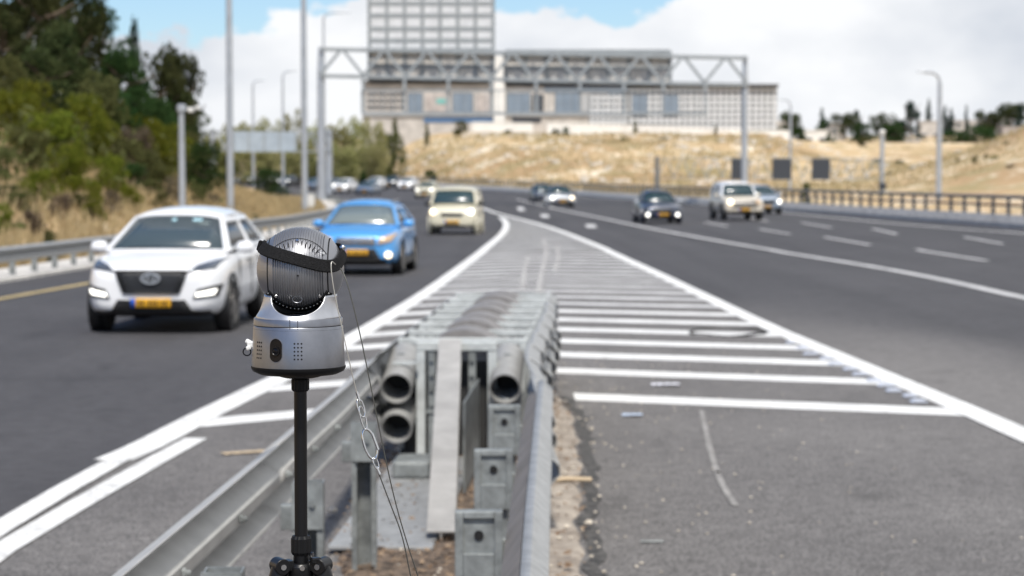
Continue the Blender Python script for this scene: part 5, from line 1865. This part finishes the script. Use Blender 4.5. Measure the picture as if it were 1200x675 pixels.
# right gantry with three dark lane boxes
DR = 205.0
rg = thing('sign_gantry', 'slim lattice gantry beyond the right railing carrying dark lane boxes', 'gantry', (0, DR, 0))
qx = lambda u: (u - 600) / FPX * DR
qz = lambda v: CAMH + (HZ - v) / FPX * DR
truss(rg, qx(771), qx(1034), qz(185), qz(186), 24 / FPX * DR, 14, M['gantry'], .6, .055)
for u, vt in ((1033, 158),):
    z0 = th(qx(u), DR) - .5
    obj('column', MB().tube([(qx(u), 0, z0), (qx(u), 0, qz(vt))], [.24, .20], 12), M['pole'], rg, sm=50)
    obj('column_lamp', MB().lathe([(.2, 0), (.32, .3), (.1, .5)], 12, (qx(u), 0, qz(vt))), M['white_plastic'], rg, sm=50)
    obj('control_box', MB().bb(qx(u) - .35, qx(u) + .35, -.35, -.21, qz(222), qz(214)), M['panel'], rg, bevel=.03)
for u0, u1, lab in ((856, 876, 'dark square lane box just behind the right gantry post'), (904, 926, 'dark square lane box between the other two on the slim gantry'), (950, 971, 'dark square lane box, rightmost on the slim gantry')):
    xm, wx = (qx(u0) + qx(u1)) / 2, qx(u1) - qx(u0)
    t = thing('lane_sign', lab, 'sign', (xm, DR - .5, qz(210.5)), 0, 'lane boxes on the slim gantry')
    hz_ = qz(186) - qz(210.5)
    obj('cabinet', MB().bb(-wx / 2, wx / 2, -.14, .14, 0, hz_), M['panel'], t, bevel=.03)
    obj('frame', MB().bb(-wx / 2 - .04, wx / 2 + .04, -.17, -.1401, hz_ - .06, hz_ + .03).bb(-wx / 2 - .04, wx / 2 + .04, -.17, -.1401, -.03, .05), M['mullion'], t)
    for s_ in (-1, 1):
        obj('bracket', MB().bb(s_ * wx * .3 - .05, s_ * wx * .3 + .05, .1401, .3, .1, hz_ - .1), M['gantry'], t)

# white marker cabinet by the posts on the left
p = at(362, 232, 118)
t = thing('roadside_cabinet', 'small white cabinet on the verge between two posts', 'cabinet', (p.x, p.y, th(p.x, p.y) - .1))
obj('cabinet_body', MB().bb(-.3, .3, -.25, .25, 0, 1.25), M['white_plastic'], t, bevel=.02)
obj('cabinet_roof', MB().bb(-.34, .34, -.29, .29, 1.25, 1.31), M['pole'], t)
obj('cabinet_door', MB().bb(-.25, .25, -.262, -.2501, .08, 1.18), M['white_plastic'], t)

# ------------------------------------------------------------------ the large building on the hill
DB = 405.0
bx = lambda u: (u - 600) / FPX * DB
bz = lambda v: CAMH + (HZ - v) / FPX * DB
bd = thing('building', 'long multi-storey building on the hilltop, partly behind the gantry signs', 'building', (0, DB, 0))
def part(nm, x0, x1, y0, y1, z0, z1, m, par=bd, **kw):
    return obj(nm, MB().bb(x0, x1, y0, y1, z0, z1), M[m], par, **kw)
part('wall', bx(425), bx(735), 0, 24, bz(190), bz(98), 'wall')
part('grid_wing_wall', bx(735.2), bx(910), .6, 24, bz(190), bz(102), 'wallwhite')
part('roof_slab', bx(424), bx(736), -1.0, 24.5, bz(98) + .003, bz(95), 'roof')
part('roof_slab', bx(736.2), bx(911), -.8, 24.5, bz(102) + .003, bz(99), 'roof')
part('stair_tower', bx(579), bx(591.5), -1.2, 6, bz(190), bz(67), 'wallwhite')
for (u0, u1) in ((478, 496), (530, 555), (593, 622), (650, 681), (712, 733)):
    f = part('window_frame', bx(u0), bx(u1), -.15, -.002, bz(134), bz(109), 'mullion')
    n = max(2, int((u1 - u0) / 9))
    for k in range(n):
        a, b = bx(u0) + .12 + k * (bx(u1) - bx(u0) - .24) / n, bx(u0) + .12 + (k + 1) * (bx(u1) - bx(u0) - .24) / n
        part('pane', a + .04, b - .04, -.19, -.1501, bz(133.3), bz(110), 'bwin', f)
for (u0, u1, m_) in ((623.5, 637, 'bwindark'), (682, 711, 'wallgrey'), (557, 577, 'wallpink'), (499, 527, 'wallpink')):
    part('spandrel', bx(u0), bx(u1), -.10, -.002, bz(131), bz(111), m_)
part('teal_panel', bx(512), bx(523), -.16, -.101, bz(122), bz(116), 'teal')
mb = MB()
for j in range(3):
    for i in range(7):
        u0 = 431 + i * 6.2
        mb.bb(bx(u0), bx(u0 + 4.4), -.12, -.002, bz(113 + 7.5 * j), bz(109 + 7.5 * j))
obj('small_windows', mb, M['bwindark'], bd, kind='stuff')
part('floor_band', bx(425), bx(735), -.4, -.003, bz(136.4), bz(134.6), 'wallgrey')
part('blue_glazing', bx(497), bx(578), -.12, -.002, bz(144), bz(137.5), 'bblue')
part('blue_glazing', bx(600), bx(634), -.12, -.002, bz(144), bz(138), 'bwindark')
part('upper_band', bx(638), bx(735), -.2, -.003, bz(108.5), bz(103), 'bwin')
# white cladding squares in a dark grid
part('grid_backing', bx(690), bx(735), -.30, -.21, bz(147), bz(111), 'mullion')
part('grid_backing', bx(736), bx(909), .3, .598, bz(153), bz(102.5), 'mullion')
mb = MB()
for i in range(25):
    for j in range(7):
        x0, z0 = bx(736.8 + i * 6.9), bz(152 - j * 7.0)
        mb.bb(x0 + .15, x0 + bx(606.9) - .15, .22, .299, z0 + .15, z0 + (bz(0) - bz(7)) - .15)
for i in range(7):
    for j in range(5):
        x0, z0 = bx(690.5 + i * 6.3), bz(146.5 - j * 7.0)
        mb.bb(x0 + .15, x0 + bx(606.3) - .15, -.36, -.301, z0 + .15, z0 + (bz(0) - bz(7)) - .15)
obj('cladding_squares', mb, M['gridpane'], bd, kind='stuff')
for u0 in (776, 740):
    f = part('window_frame', bx(u0), bx(u0 + 19), .1, .219, bz(136), bz(112), 'mullion')
    for k in range(2):
        part('pane', bx(u0 + .6 + 9.2 * k), bx(u0 + 9 + 9.2 * k), .06, .0999, bz(135.4), bz(112.6), 'bwin', f)

def wallthing(label, pts, D, hgt, m, thick=.5):
    t = thing('retaining_wall', label, 'wall', (0, D, 0))
    for (u0, vt0, u1, vt1) in pts:
        s_ = (u0 - 600) / FPX * D, (u1 - 600) / FPX * D
        z_ = CAMH + (HZ - vt0) / FPX * D, CAMH + (HZ - vt1) / FPX * D
        mb_ = MB().prism([(s_[0], z_[0] - hgt), (s_[1], z_[1] - hgt), (s_[1], z_[1]), (s_[0], z_[0])], 0, thick)
        obj('wall_section', mb_, M[m], t)
        obj('coping', MB().prism([(s_[0], z_[0] + .004), (s_[1], z_[1] + .004), (s_[1], z_[1] + .16), (s_[0], z_[0] + .16)], -.08, thick + .08), M[m], t)
    return t
wallthing('white retaining wall under the left part of the hilltop building', [(553, 144, 624, 145)], 398, 1.6, 'wallwhite')
wallthing('long white retaining wall under the right part of the hilltop building', [(641, 145, 730, 147), (730.3, 147, 830, 151), (830.3, 151, 926, 154)], 397, 1.9, 'wallwhite')

# ------------------------------------------------------------------ houses on the far ridge
random.seed(21)
def house(u0, u1, vt, vb, D, m, label, flat=True):
    x0, x1 = (u0 - 600) / FPX * D, (u1 - 600) / FPX * D
    zt, z0 = CAMH + (HZ - vt) / FPX * D, CAMH + (HZ - vb) / FPX * D
    wx = x1 - x0
    t = thing('house', label, 'house', ((x0 + x1) / 2, D, z0), R(random.uniform(-6, 6)), 'houses along the far ridge')
    zg = min(th(x0, D), th(x1, D)) - z0 - .5
    h = zt - z0
    obj('wall', MB().bb(-wx / 2, wx / 2, 0, 8, min(zg, -1), h), M[m], t)
    obj('parapet', MB().bb(-wx / 2 - .2, wx / 2 + .2, -.2, 8.2, h + .003, h + .3), M[m], t)
    n = max(2, int(wx / 2.6))
    for k in range(n):
        x = -wx / 2 + wx * (k + .5) / n
        for j in range(max(1, int(h / 3.0))):
            zc = 1.5 + 3 * j
            if zc + .7 < h:
                f = obj('window', MB().bb(x - .6, x + .6, -.06, -.002, zc - .6, zc + .7), M['wallgrey'], t)
                obj('pane', MB().bb(x - .5, x + .5, -.08, -.0601, zc - .5, zc + .6), M['bwindark'], f)
    return t
for a in ((903, 932, 143, 158, 560, 'wall', 'low beige house below a round tree, left of the narrow cypress'),
          (941, 969, 154, 173, 480, 'wallwhite', 'small bright white house standing lower than the rest'),
          (972, 991, 145, 161, 560, 'wall', 'beige house half behind the round tree right of the white one'),
          (1040, 1060, 146, 160, 600, 'wallpink', 'pinkish house left of the big dark conifer'),
          (1077, 1101, 143, 166, 600, 'wall', 'tall beige house between the big conifer and the curved lamp post'),
          (1116, 1150, 142, 153, 620, 'wall', 'long low beige house above the dark bushes'),
          (1158, 1186, 138, 152, 620, 'wallwhite', 'pale house under the wide dark pine'),
          (1174, 1204, 150, 166, 560, 'wallpink', 'pinkish house at the right edge of the ridge'),
          (1060, 1078, 164, 176, 520, 'wall', 'low pale hut on the slope below the big conifer')):
    house(*a)

# ------------------------------------------------------------------ trees and shrubs
rs = np.random.RandomState(3)
def leafmesh(name, clumps, per, size, seed, m, tall=1.0, droop=0.0):
    r_ = np.random.RandomState(seed)
    vs, fs = [], []
    for (c, rad) in clumps:
        n = int(per * 45 * (rad[0] * rad[1] * rad[2]) ** (2 / 3) / .01)
        d = r_.normal(size=(n, 3)); d /= np.linalg.norm(d, axis=1)[:, None]
        rr = r_.uniform(.45, 1.08, size=(n, 1)) ** .6
        p = np.array(c) + d * rr * np.array(rad)
        a = r_.normal(size=(n, 3)); a[:, 2] = a[:, 2] * tall; a /= np.linalg.norm(a, axis=1)[:, None]
        b = np.cross(a, r_.normal(size=(n, 3))); b /= np.linalg.norm(b, axis=1)[:, None]
        s = size * r_.uniform(.6, 1.4, size=(n, 1))
        q = np.stack([p - a * s, p + b * s * .45, p + a * s, p - b * s * .45], 1).reshape(-1, 3)
        vs.append(q)
    V_ = np.concatenate(vs)
    F = np.arange(len(V_)).reshape(-1, 4)
    me = bpy.data.meshes.new(name)
    me.from_pydata(V_.tolist(), [], F.tolist())
    me.materials.append(m)
    return me
def trunkmesh(h, r_, limbs, seed, wob_=.03):
    rn = random.Random(seed)
    mb_ = MB()
    pts_ = [(rn.uniform(-wob_, wob_) * k, rn.uniform(-wob_, wob_) * k, -.08 + (h + .08) * k / 5) for k in range(6)]
    mb_.tube(pts_, [r_ * (1.25 - .2 * k) for k in range(6)], 8)
    for (z, dx, dy, dz) in limbs:
        i = int(z / h * 5) if z < h else 4
        p_ = V(*pts_[min(5, i)])
        mb_.tube([p_, p_ + V(dx * .5, dy * .5, dz * .4), p_ + V(dx, dy, dz)], [r_ * .55, r_ * .4, r_ * .18], 6)
    me = mb_.mesh('trunk')
    me.materials.append(M['bark'])
    smooth(me, 60)
    return me
def limbs(n, z0, z1, reach, seed):
    rn = random.Random(seed)
    o_ = []
    for k in range(n):
        a = rn.uniform(0, 2 * PI)
        o_.append((rn.uniform(z0, z1), reach * math.cos(a), reach * math.sin(a), rn.uniform(.08, .25)))
    return o_
PROTO = {}
def kinds(kind, m, nvar=3):
    out_ = []
    for v in range(nvar):
        r_ = np.random.RandomState(hash_(kind) + v * 17)
        cl = []
        if kind in ('pine',):
            for k in range(26):
                a, z = r_.uniform(0, 2 * PI), r_.uniform(.28, .95)
                rad = .44 * math.sin(min(1, (1.08 - z) * 1.5) * PI / 2) * r_.uniform(.35, 1)
                q = r_.uniform(.09, .17)
                cl.append(((rad * math.cos(a), rad * math.sin(a), z), (q, q, q * .7)))
            tr = trunkmesh(.85, .028, limbs(7, .35, .8, .3, v), v)
            lm = leafmesh('crown', cl, 1.9, .026, v + 5, m)
        elif kind == 'umbrella':
            for k in range(20):
                a, rad = r_.uniform(0, 2 * PI), .42 * math.sqrt(r_.uniform(0, 1))
                z = .80 + .10 * (1 - (rad / .42) ** 2) + r_.uniform(-.08, .05)
                q = r_.uniform(.10, .15)
                cl.append(((rad * math.cos(a), rad * math.sin(a), z), (q, q, q * .75)))
            tr = trunkmesh(.8, .03, limbs(6, .5, .75, .28, v), v)
            lm = leafmesh('crown', cl, 2.2, .03, v + 5, m)
        elif kind in ('shrub', 'dry'):
            for k in range(30):
                a, z = r_.uniform(0, 2 * PI), r_.uniform(.10, .88)
                rad = .40 * math.sqrt(max(0.05, 1 - ((z - .35) / .62) ** 2)) * r_.uniform(.3, 1)
                q = r_.uniform(.09, .16)
                cl.append(((rad * math.cos(a), rad * math.sin(a), z), (q, q, q)))
            tr = trunkmesh(.6, .03, limbs(9, .1, .5, .25, v), v)
            lm = leafmesh('crown', cl, 1.7 if kind == 'shrub' else 1.2, .026, v + 9, m, 1.6)
        elif kind == 'broad':
            for k in range(30):
                a, z = r_.uniform(0, 2 * PI), r_.uniform(.25, .9)
                rad = .42 * math.sqrt(max(0.05, 1 - ((z - .58) / .45) ** 2)) * r_.uniform(.3, 1)
                q = r_.uniform(.09, .17)
                cl.append(((rad * math.cos(a), rad * math.sin(a), z), (q, q, q * .9)))
            tr = trunkmesh(.7, .03, limbs(8, .25, .65, .28, v), v)
            lm = leafmesh('crown', cl, 1.6, .026, v + 19, m, 1.3)
        elif kind == 'cypress':
            for k in range(22):
                z = .06 + .9 * k / 21
                rad = .5 * math.sin(min(1, (1.03 - z) * 1.9) * PI / 2) * .55
                a = r_.uniform(0, 2 * PI)
                q = max(.12, rad * .9)
                cl.append(((rad * .6 * math.cos(a), rad * .6 * math.sin(a), z), (q, q, .07)))
            tr = trunkmesh(.6, .04, [], v)
            lm = leafmesh('crown', cl, 1.3, .03, v + 29, m, 2)
        elif kind == 'conifer':
            for k in range(34):
                z = r_.uniform(.06, .97)
                rad = .46 * (1.05 - z) ** .7 * r_.uniform(.4, 1)
                a = r_.uniform(0, 2 * PI)
                q = r_.uniform(.07, .14)
                cl.append(((rad * math.cos(a), rad * math.sin(a), z), (q, q, q * .8)))
            tr = trunkmesh(.9, .03, limbs(8, .2, .8, .25, v), v)
            lm = leafmesh('crown', cl, 2.0, .026, v + 39, m)
        out_.append((lm, tr))
    return out_
def hash_(s): return sum(ord(c_) * (i + 3) for i, c_ in enumerate(s)) % 1000
PROTO = {'pine': kinds('pine', M['pine'], 4), 'green_pine': kinds('pine', M['dkgreen'], 2), 'shrub': kinds('shrub', M['yellowgreen'], 4), 'olive': kinds('shrub', M['olive'], 3), 'dkshrub': kinds('shrub', M['dkgreen'], 3),
         'dry': kinds('dry', M['dryshrub'], 2), 'pale': kinds('broad', M['paleolive'], 4), 'cypress': kinds('cypress', M['cypress'], 2), 'conifer': kinds('conifer', M['cypress'], 2),
         'umbrella': kinds('umbrella', M['cypress'], 2), 'bush': kinds('shrub', M['dkgreen'], 2), 'dkbroad': kinds('broad', M['pine'], 3), 'dkbroad2': kinds('shrub', M['dkgreen'], 3)}
NAMES = {'pine': ('pine_tree', 'tree'), 'green_pine': ('pine_tree', 'tree'), 'shrub': ('shrub', 'shrub'), 'olive': ('shrub', 'shrub'), 'dkshrub': ('shrub', 'shrub'), 'dry': ('dry_shrub', 'shrub'),
         'pale': ('olive_tree', 'tree'), 'cypress': ('cypress', 'tree'), 'conifer': ('conifer', 'tree'), 'umbrella': ('umbrella_pine', 'tree'), 'bush': ('bush', 'bush'), 'dkbroad': ('broad_tree', 'tree'), 'dkbroad2': ('bush', 'bush')}
cnt = {}
def plant(kind, u, vtop, D, wpx, label, group, vb=None):
    vs_ = PROTO[kind]
    k = cnt.get(kind, 0)
    cnt[kind] = k + 1
    lm, tr = vs_[k % len(vs_)]
    x = (u - 600) / FPX * D
    z0 = th(x, D) - .1
    if vb is not None:
        z0 = min(z0, CAMH + (HZ - vb) / FPX * D)
    zt = CAMH + (HZ - vtop) / FPX * D
    H = max(.5, zt - z0)
    Wd = wpx / FPX * D
    t = thing(NAMES[kind][0], label, NAMES[kind][1], (x, D, z0), (k * 2.39) % 6.28, group)
    for nm, me in (('trunk', tr), ('crown', lm)):
        o_ = bpy.data.objects.new(nm, me)
        COL.objects.link(o_)
        o_.parent = t
        o_.scale = (Wd, Wd, H)
    return t
GL = 'pines on the left slope'
for a in (('pine', -10, -60, 118, 110, 'dark pine at the far upper left corner'), ('pine', 30, -45, 108, 110, 'tall dark pine filling the upper left'),
          ('pine', 62, -40, 125, 100, 'dark pine behind the tall one at upper left'), ('pine', 92, -22, 112, 85, 'dark pine just left of the blue sky'),
          ('green_pine', 118, 10, 120, 85, 'greener pine whose crown meets the sky left of the slim one'), ('pine', 5, 20, 100, 95, 'grey green pine low at the left edge'),
          ('pine', 75, 30, 100, 85, 'grey green pine in the middle of the left wood'), ('green_pine', 140, 60, 118, 80, 'green pine below the slim one'),
          ('conifer', 160, 22, 130, 22, 'slim lone pine standing out against the clouds'), ('pine', 190, 52, 125, 75, 'round topped pine with sky gaps, left of the short camera pole'),
          ('pine', 220, 68, 132, 56, 'rightmost pine of the left wood, overhanging the slope'), ('green_pine', 170, 95, 122, 70, 'dark green pine under the round topped one'),
          ('pine', 212, 108, 128, 62, 'low dark pine left of the tall lamp post'), ('pine', 45, 60, 97, 80, 'brownish pine above the yellow shrubs')):
    plant(a[0], a[1], a[2], a[3], a[4] * 1.2, a[5], GL)
GS = 'shrubs on the left slope'
for a in (('shrub', 18, 100, 84, 80, 'yellow green shrub at the left edge below the pines'), ('shrub', 60, 128, 80, 75, 'bright yellow green shrub, widest of the lower slope'),
          ('shrub', 100, 105, 88, 70, 'yellow green shrub in the middle of the lower slope'), ('shrub', 80, 165, 73, 75, 'low yellow green shrub nearest the guardrail'),
          ('olive', 35, 150, 76, 70, 'olive shrub low at the left'), ('olive', 120, 88, 96, 60, 'olive shrub above the dry brown one'),
          ('dry', 153, 132, 92, 62, 'dry grey brown leafless shrub on the slope'), ('shrub', 130, 178, 78, 52, 'small yellow green shrub left of the short camera pole'),
          ('olive', 172, 172, 86, 55, 'olive shrub just above the SUV roof'), ('shrub', 192, 140, 98, 58, 'green shrub behind the short camera pole'),
          ('dkshrub', 240, 162, 98, 52, 'dark green leafy bush left of the tall lamp post'), ('olive', 222, 150, 108, 50, 'olive bush behind the dark leafy one'),
          ('olive', -5, 170, 70, 60, 'olive bush cut by the left edge'), ('shrub', 48, 195, 68, 50, 'knee high green shrub above the guardrail'),
          ('olive', 10, 60, 92, 85, 'tall olive shrub at the left edge under the pines'), ('shrub', 40, 92, 90, 75, 'yellow green shrub under the tall dark pine'), ('olive', 85, 70, 100, 75, 'olive shrub high in the middle of the slope'),
          ('dkshrub', 130, 105, 104, 70, 'dark shrub beside the dry brown one'), ('shrub', 165, 130, 106, 55, 'yellow green shrub under the round topped pine'), ('dkshrub', 185, 110, 116, 60, 'dark shrub between the two right hand pines'),
          ('olive', 150, 160, 88, 55, 'olive shrub below the dry brown one'), ('shrub', 210, 160, 104, 50, 'green shrub right of the short camera pole'), ('olive', 228, 185, 100, 40, 'low olive shrub under the dark leafy bush'),
          ('olive', 22, 222, 64, 44, 'low olive brush behind the rail at the left edge'), ('dry', 70, 226, 66, 36, 'low brown brush in the dry grass'), ('olive', 98, 226, 70, 34, 'olive brush in the dry grass left of the SUV'), ('dry', 40, 238, 60, 34, 'small brown brush just above the guardrail'),
          ('shrub', 150, 216, 76, 36, 'green brush above the SUV bonnet'), ('olive', 178, 208, 84, 34, 'olive brush left of the short pole'), ('dry', 128, 222, 72, 30, 'brown brush between two green tufts'), ('shrub', 2, 236, 58, 34, 'green brush at the very left above the rail'),
          ('olive', 232, 214, 92, 26, 'olive tuft right of the short pole'), ('dry', 252, 222, 94, 22, 'brown tuft left of the tall lamp post'),
          ('olive', 60, 268, 51, 22, 'tuft of green weed right behind the guardrail'), ('dkshrub', 10, 215, 66, 42, 'dark green shrub low at the left edge'), ('dkshrub', 155, 190, 84, 40, 'small dark shrub above the SUV windscreen'),
          ('dry', 205, 205, 84, 30, 'small dry shrub at the foot of the short camera pole'), ('shrub', 110, 208, 68, 30, 'small green tuft in the dry grass'),
          ('olive', 190, 225, 80, 26, 'small olive tuft in the dry grass above the SUV'), ('dkshrub', 300, 250, 88, 14, 'tiny dark tuft behind the rail right of the SUV')):
    plant(a[0], a[1], a[2], a[3], a[4] * 1.15, a[5], GS)
plant('bush', 315, 194, 150, 50, 'round dark green bush on the dry verge between two lamp posts', None, 235)
plant('bush', 423, 200, 330, 28, 'dark rounded bush left of the distant cars', None, 222)
plant('bush', 397, 196, 330, 26, 'dark bush behind the white car at the gantry post', None, 222)
plant('bush', 504, 198, 300, 20, 'small box shaped dark bush at the foot of the hill', None, 222)
plant('dkshrub', 945, 211, 140, 13, 'small dark upright shrub behind the right railing', None)
GM = 'pale trees behind the far gantry'
for a in (('pale', 255, 150, 330, 40, 'pale olive tree behind the left end of the far gantry'), ('pale', 282, 142, 345, 44, 'pale tree above the blue grey sign, left one'), ('pale', 312, 138, 335, 46, 'pale tree above the blue grey sign, right one'),
          ('pale', 343, 128, 350, 44, 'tallest pale tree left of the gantry post'), ('pale', 366, 140, 330, 40, 'pale tree right behind the tall lamp post'), ('pale', 392, 145, 340, 40, 'pale tree just right of the gantry post'),
          ('pale', 415, 136, 345, 46, 'pale tree below the left end of the catwalk'), ('pale', 438, 138, 335, 44, 'pale tree left of the bare hillside'), ('olive', 460, 150, 345, 34, 'olive tree at the left end of the hillside'),
          ('pale', 400, 165, 318, 50, 'low pale tree behind the distant cars'), ('pale', 300, 172, 318, 56, 'low pale tree under the far gantry sign'), ('pale', 440, 170, 318, 36, 'low pale tree at the foot of the hillside'), ('pale', 350, 170, 320, 56, 'low pale tree behind the gantry footing'),
          ('olive', 265, 180, 300, 40, 'low olive tree left of the round bush'), ('olive', 375, 185, 310, 44, 'low olive shrub between the gantry posts')):
    plant(*a, GM, 222)
GH = 'bushes on the bare hill'
for a in (('olive', 540, 140, 392, 20, 'olive bush below the blue glazing of the building'), ('olive', 463, 137, 392, 10, 'small tree at the left end of the building'), ('olive', 500, 143, 390, 9, 'small tree in front of the beige ground floor'), ('dkshrub', 596, 152, 385, 13, 'small bush below the left retaining wall'),
          ('dkshrub', 652, 150, 385, 16, 'dark bush left under the long white wall'), ('dkshrub', 663, 148, 383, 12, 'second dark bush under the long white wall'), ('olive', 744, 140, 388, 7, 'slim small tree in front of the long white wall'), ('olive', 838, 147, 388, 6, 'tiny tree near the right end of the long wall'),
          ('olive', 730, 160, 370, 14, 'olive bush on the upper hillside'), ('olive', 778, 163, 368, 12, 'olive bush left of the gantry post on the hill'), ('dkshrub', 862, 160, 375, 12, 'dark bush beside the right gantry post'), ('dkshrub', 1028, 185, 330, 14, 'dark bush on the slope behind the slim gantry'),
          ('dkshrub', 1052, 187, 330, 16, 'dark bush right of the slim gantry column'), ('olive', 1010, 160, 420, 18, 'olive bush under the ridge trees'), ('olive', 1068, 205, 270, 14, 'olive bush low beside the slim gantry'), ('olive', 1040, 208, 265, 18, 'olive bush at the foot of the right hill'),
          ('shrub', 1166, 188, 225, 16, 'bright green bush on the right hill'), ('olive', 1142, 182, 228, 9, 'small olive bush left of the bright one'), ('olive', 1155, 180, 230, 9, 'small olive bush near the crest of the right hill'), ('dry', 1184, 210, 212, 18, 'dry brown bush on the right hill'), ('olive', 1178, 178, 235, 8, 'tiny bush on the crest of the right hill'), ('olive', 1122, 192, 240, 9, 'small bush left on the right hill')):
    plant(*a, GH)
GR = 'trees along the far ridge'
for a in (('dkbroad', 926, 131, 540, 24, 'round topped tree above the low beige house', 158), ('dkshrub', 937, 151, 478, 18, 'dark bush left of the small white house', 174), ('cypress', 962, 129, 560, 8, 'narrow cypress above the small white house', 155), ('dkshrub', 965, 140, 555, 16, 'dark bush at the foot of the narrow cypress', 168),
          ('dkbroad', 990, 134, 560, 26, 'broad dark tree right of the narrow cypress', 160), ('conifer', 1003, 132, 565, 14, 'small dark conifer beside the broad tree', 160), ('dkbroad2', 1010, 144, 520, 26, 'round green bush below the small conifer', 170), ('dkbroad', 1033, 134, 570, 26, 'flat topped pine in the middle of the ridge', 165),
          ('dkbroad2', 1042, 146, 520, 30, 'dark bush under the flat topped pine', 170), ('conifer', 1067, 121, 560, 28, 'big dark conifer, tallest on the ridge', 172), ('dkbroad2', 1052, 140, 565, 20, 'dark shrub left of the big conifer', 165), ('cypress', 1087, 119, 610, 8, 'slender cypress right of the big conifer', 152),
          ('cypress', 1106, 126, 610, 8, 'cypress right behind the curved lamp post', 152), ('cypress', 1113, 130, 610, 9, 'shorter cypress right of the curved lamp post', 152), ('cypress', 1131, 125, 620, 5, 'thin lone cypress above the long low house', 150), ('dkbroad', 1155, 130, 600, 28, 'dark pine left of the pale house', 160),
          ('dkbroad2', 1120, 152, 500, 34, 'dark bush mass left below the long low house', 188), ('dkbroad2', 1142, 148, 500, 40, 'dark bush mass in the middle below the long low house', 188), ('dkbroad2', 1160, 150, 505, 26, 'dark bush mass right below the long low house', 182), ('dkbroad2', 1108, 170, 480, 20, 'low green bush left of the dark mass', 190),
          ('dkbroad', 1183, 122, 600, 36, 'wide dark pine above the pale house', 155), ('conifer', 1194, 125, 570, 14, 'dark conifer at the right edge of the ridge', 160), ('dkbroad2', 908, 158, 470, 18, 'dark bush at the end of the long white wall', 172), ('dkbroad2', 972, 160, 470, 16, 'green bush right of the small white house', 175)):
    plant(a[0], a[1], a[2] - 2, a[3], a[4] * 1.45, a[5], GR, a[6])

# undergrowth that fills the left wood, one mass
r_ = np.random.RandomState(8)
cl = []
for k in range(420):
    D = r_.uniform(70, 140)
    u = r_.uniform(-60, 245)
    x = (u - 600) / FPX * D
    d = lerp_tab(LE, D) - x
    if d < 6.5: continue
    z = th(x, D)
    q = r_.uniform(.8, 2.0)
    cl.append(((x, D, z + q * .45), (q, q, q * .8)))
for k in range(260):
    D = r_.uniform(44, 120)
    d = r_.uniform(2.2, 9)
    x = lerp_tab(LE, D) - d
    if wob(x * 1.3, D * .8) < 0: continue
    q = r_.uniform(.22, .6)
    cl.append(((x, D, th(x, D) + q * .3), (q * 1.5, q, q * .7)))
me = leafmesh('undergrowth', cl, .0014, .18, 4, M['olive'], 1.3)
o = bpy.data.objects.new('undergrowth', me)
COL.objects.link(o)
props(o, 'dense olive undergrowth filling the wooded left slope between the trees', 'undergrowth', None, 'stuff')

# low scrub patches on the bare hills
r_ = np.random.RandomState(15)
cl = []
for k in range(420):
    y = r_.uniform(258, 402)
    x = lerp_tab(RE, y) + 6 + 110 * r_.uniform()
    if wob(x * .5 + 3, y * .9) < -.05 and r_.uniform() < .75: continue
    q = r_.uniform(.35, 1.3)
    cl.append(((x, y, th(x, y) + q * .1), (q * 1.7, q, q * .45)))
for k in range(90):
    y = r_.uniform(200, 262)
    x = r_.uniform(36, 74)
    q = r_.uniform(.25, .7)
    cl.append(((x, y, th(x, y) + q * .1), (q * 1.6, q, q * .5)))
me = leafmesh('scrub', cl, .0016, .22, 14, M['drygreen'], 1.0)
o = bpy.data.objects.new('scrub', me)
COL.objects.link(o)
props(o, 'low patchy olive scrub scattered over the bare hillsides', 'scrub', None, 'stuff')

# dry grass on the verges
def grass(name, label, n, fn, hgt, seed):
    r__ = np.random.RandomState(seed)
    vs, fs = [], []
    for i in range(n):
        p_ = fn(r__)
        if p_ is None: continue
        x, y, z = p_
        h = hgt * r__.uniform(.5, 1.3)
        a = r__.uniform(0, 6.28)
        wd = .03 + y * .00035
        dx, dy = math.cos(a) * wd, math.sin(a) * wd
        lx, ly = r__.normal() * .25 * h, r__.normal() * .25 * h
        o_ = len(vs)
        vs += [(x - dx, y - dy, z - .05), (x + dx, y + dy, z - .05), (x + lx, y + ly, z + h)]
        fs.append((o_, o_ + 1, o_ + 2))
    me = bpy.data.meshes.new(name)
    me.from_pydata(vs, [], fs)
    me.materials.append(M['grass'])
    o_ = bpy.data.objects.new(name, me)
    COL.objects.link(o_)
    props(o_, label, 'grass', None, 'stuff')
def gl(r__):
    y = 42 + 140 * r__.uniform() ** 1.4
    x = lerp_tab(LE, y) - .9 - 13 * r__.uniform() ** 1.3
    return x, y, th(x, y)
grass('dry_grass', 'tall dry straw coloured grass on the left verge behind the guardrail', 30000, gl, .5, 1)
def gr(r__):
    y = 215 + 175 * r__.uniform()
    x = lerp_tab(RE, y) + 2 + 75 * r__.uniform() ** 1.2
    return x, y, th(x, y)
grass('hill_grass', 'sparse dry grass tufts on the bare hill below the building', 14000, gr, .55, 2)
# pale outcrops
mb = MB()
r_ = random.Random(6)
for i in range(800):
    y = r_.uniform(265, 398)
    x = lerp_tab(RE, y) + r_.uniform(4, 85)
    if wob(x * .9, y * 1.6) < .1: continue
    rock(mb, (x, y, th(x, y)), r_.uniform(.25, .9), i)
obj('rock_outcrop', mb, M['stone'], fix=False, kind='stuff')
props(bpy.data.objects['rock_outcrop'], 'pale limestone boulders scattered over the bare hill', 'rocks')
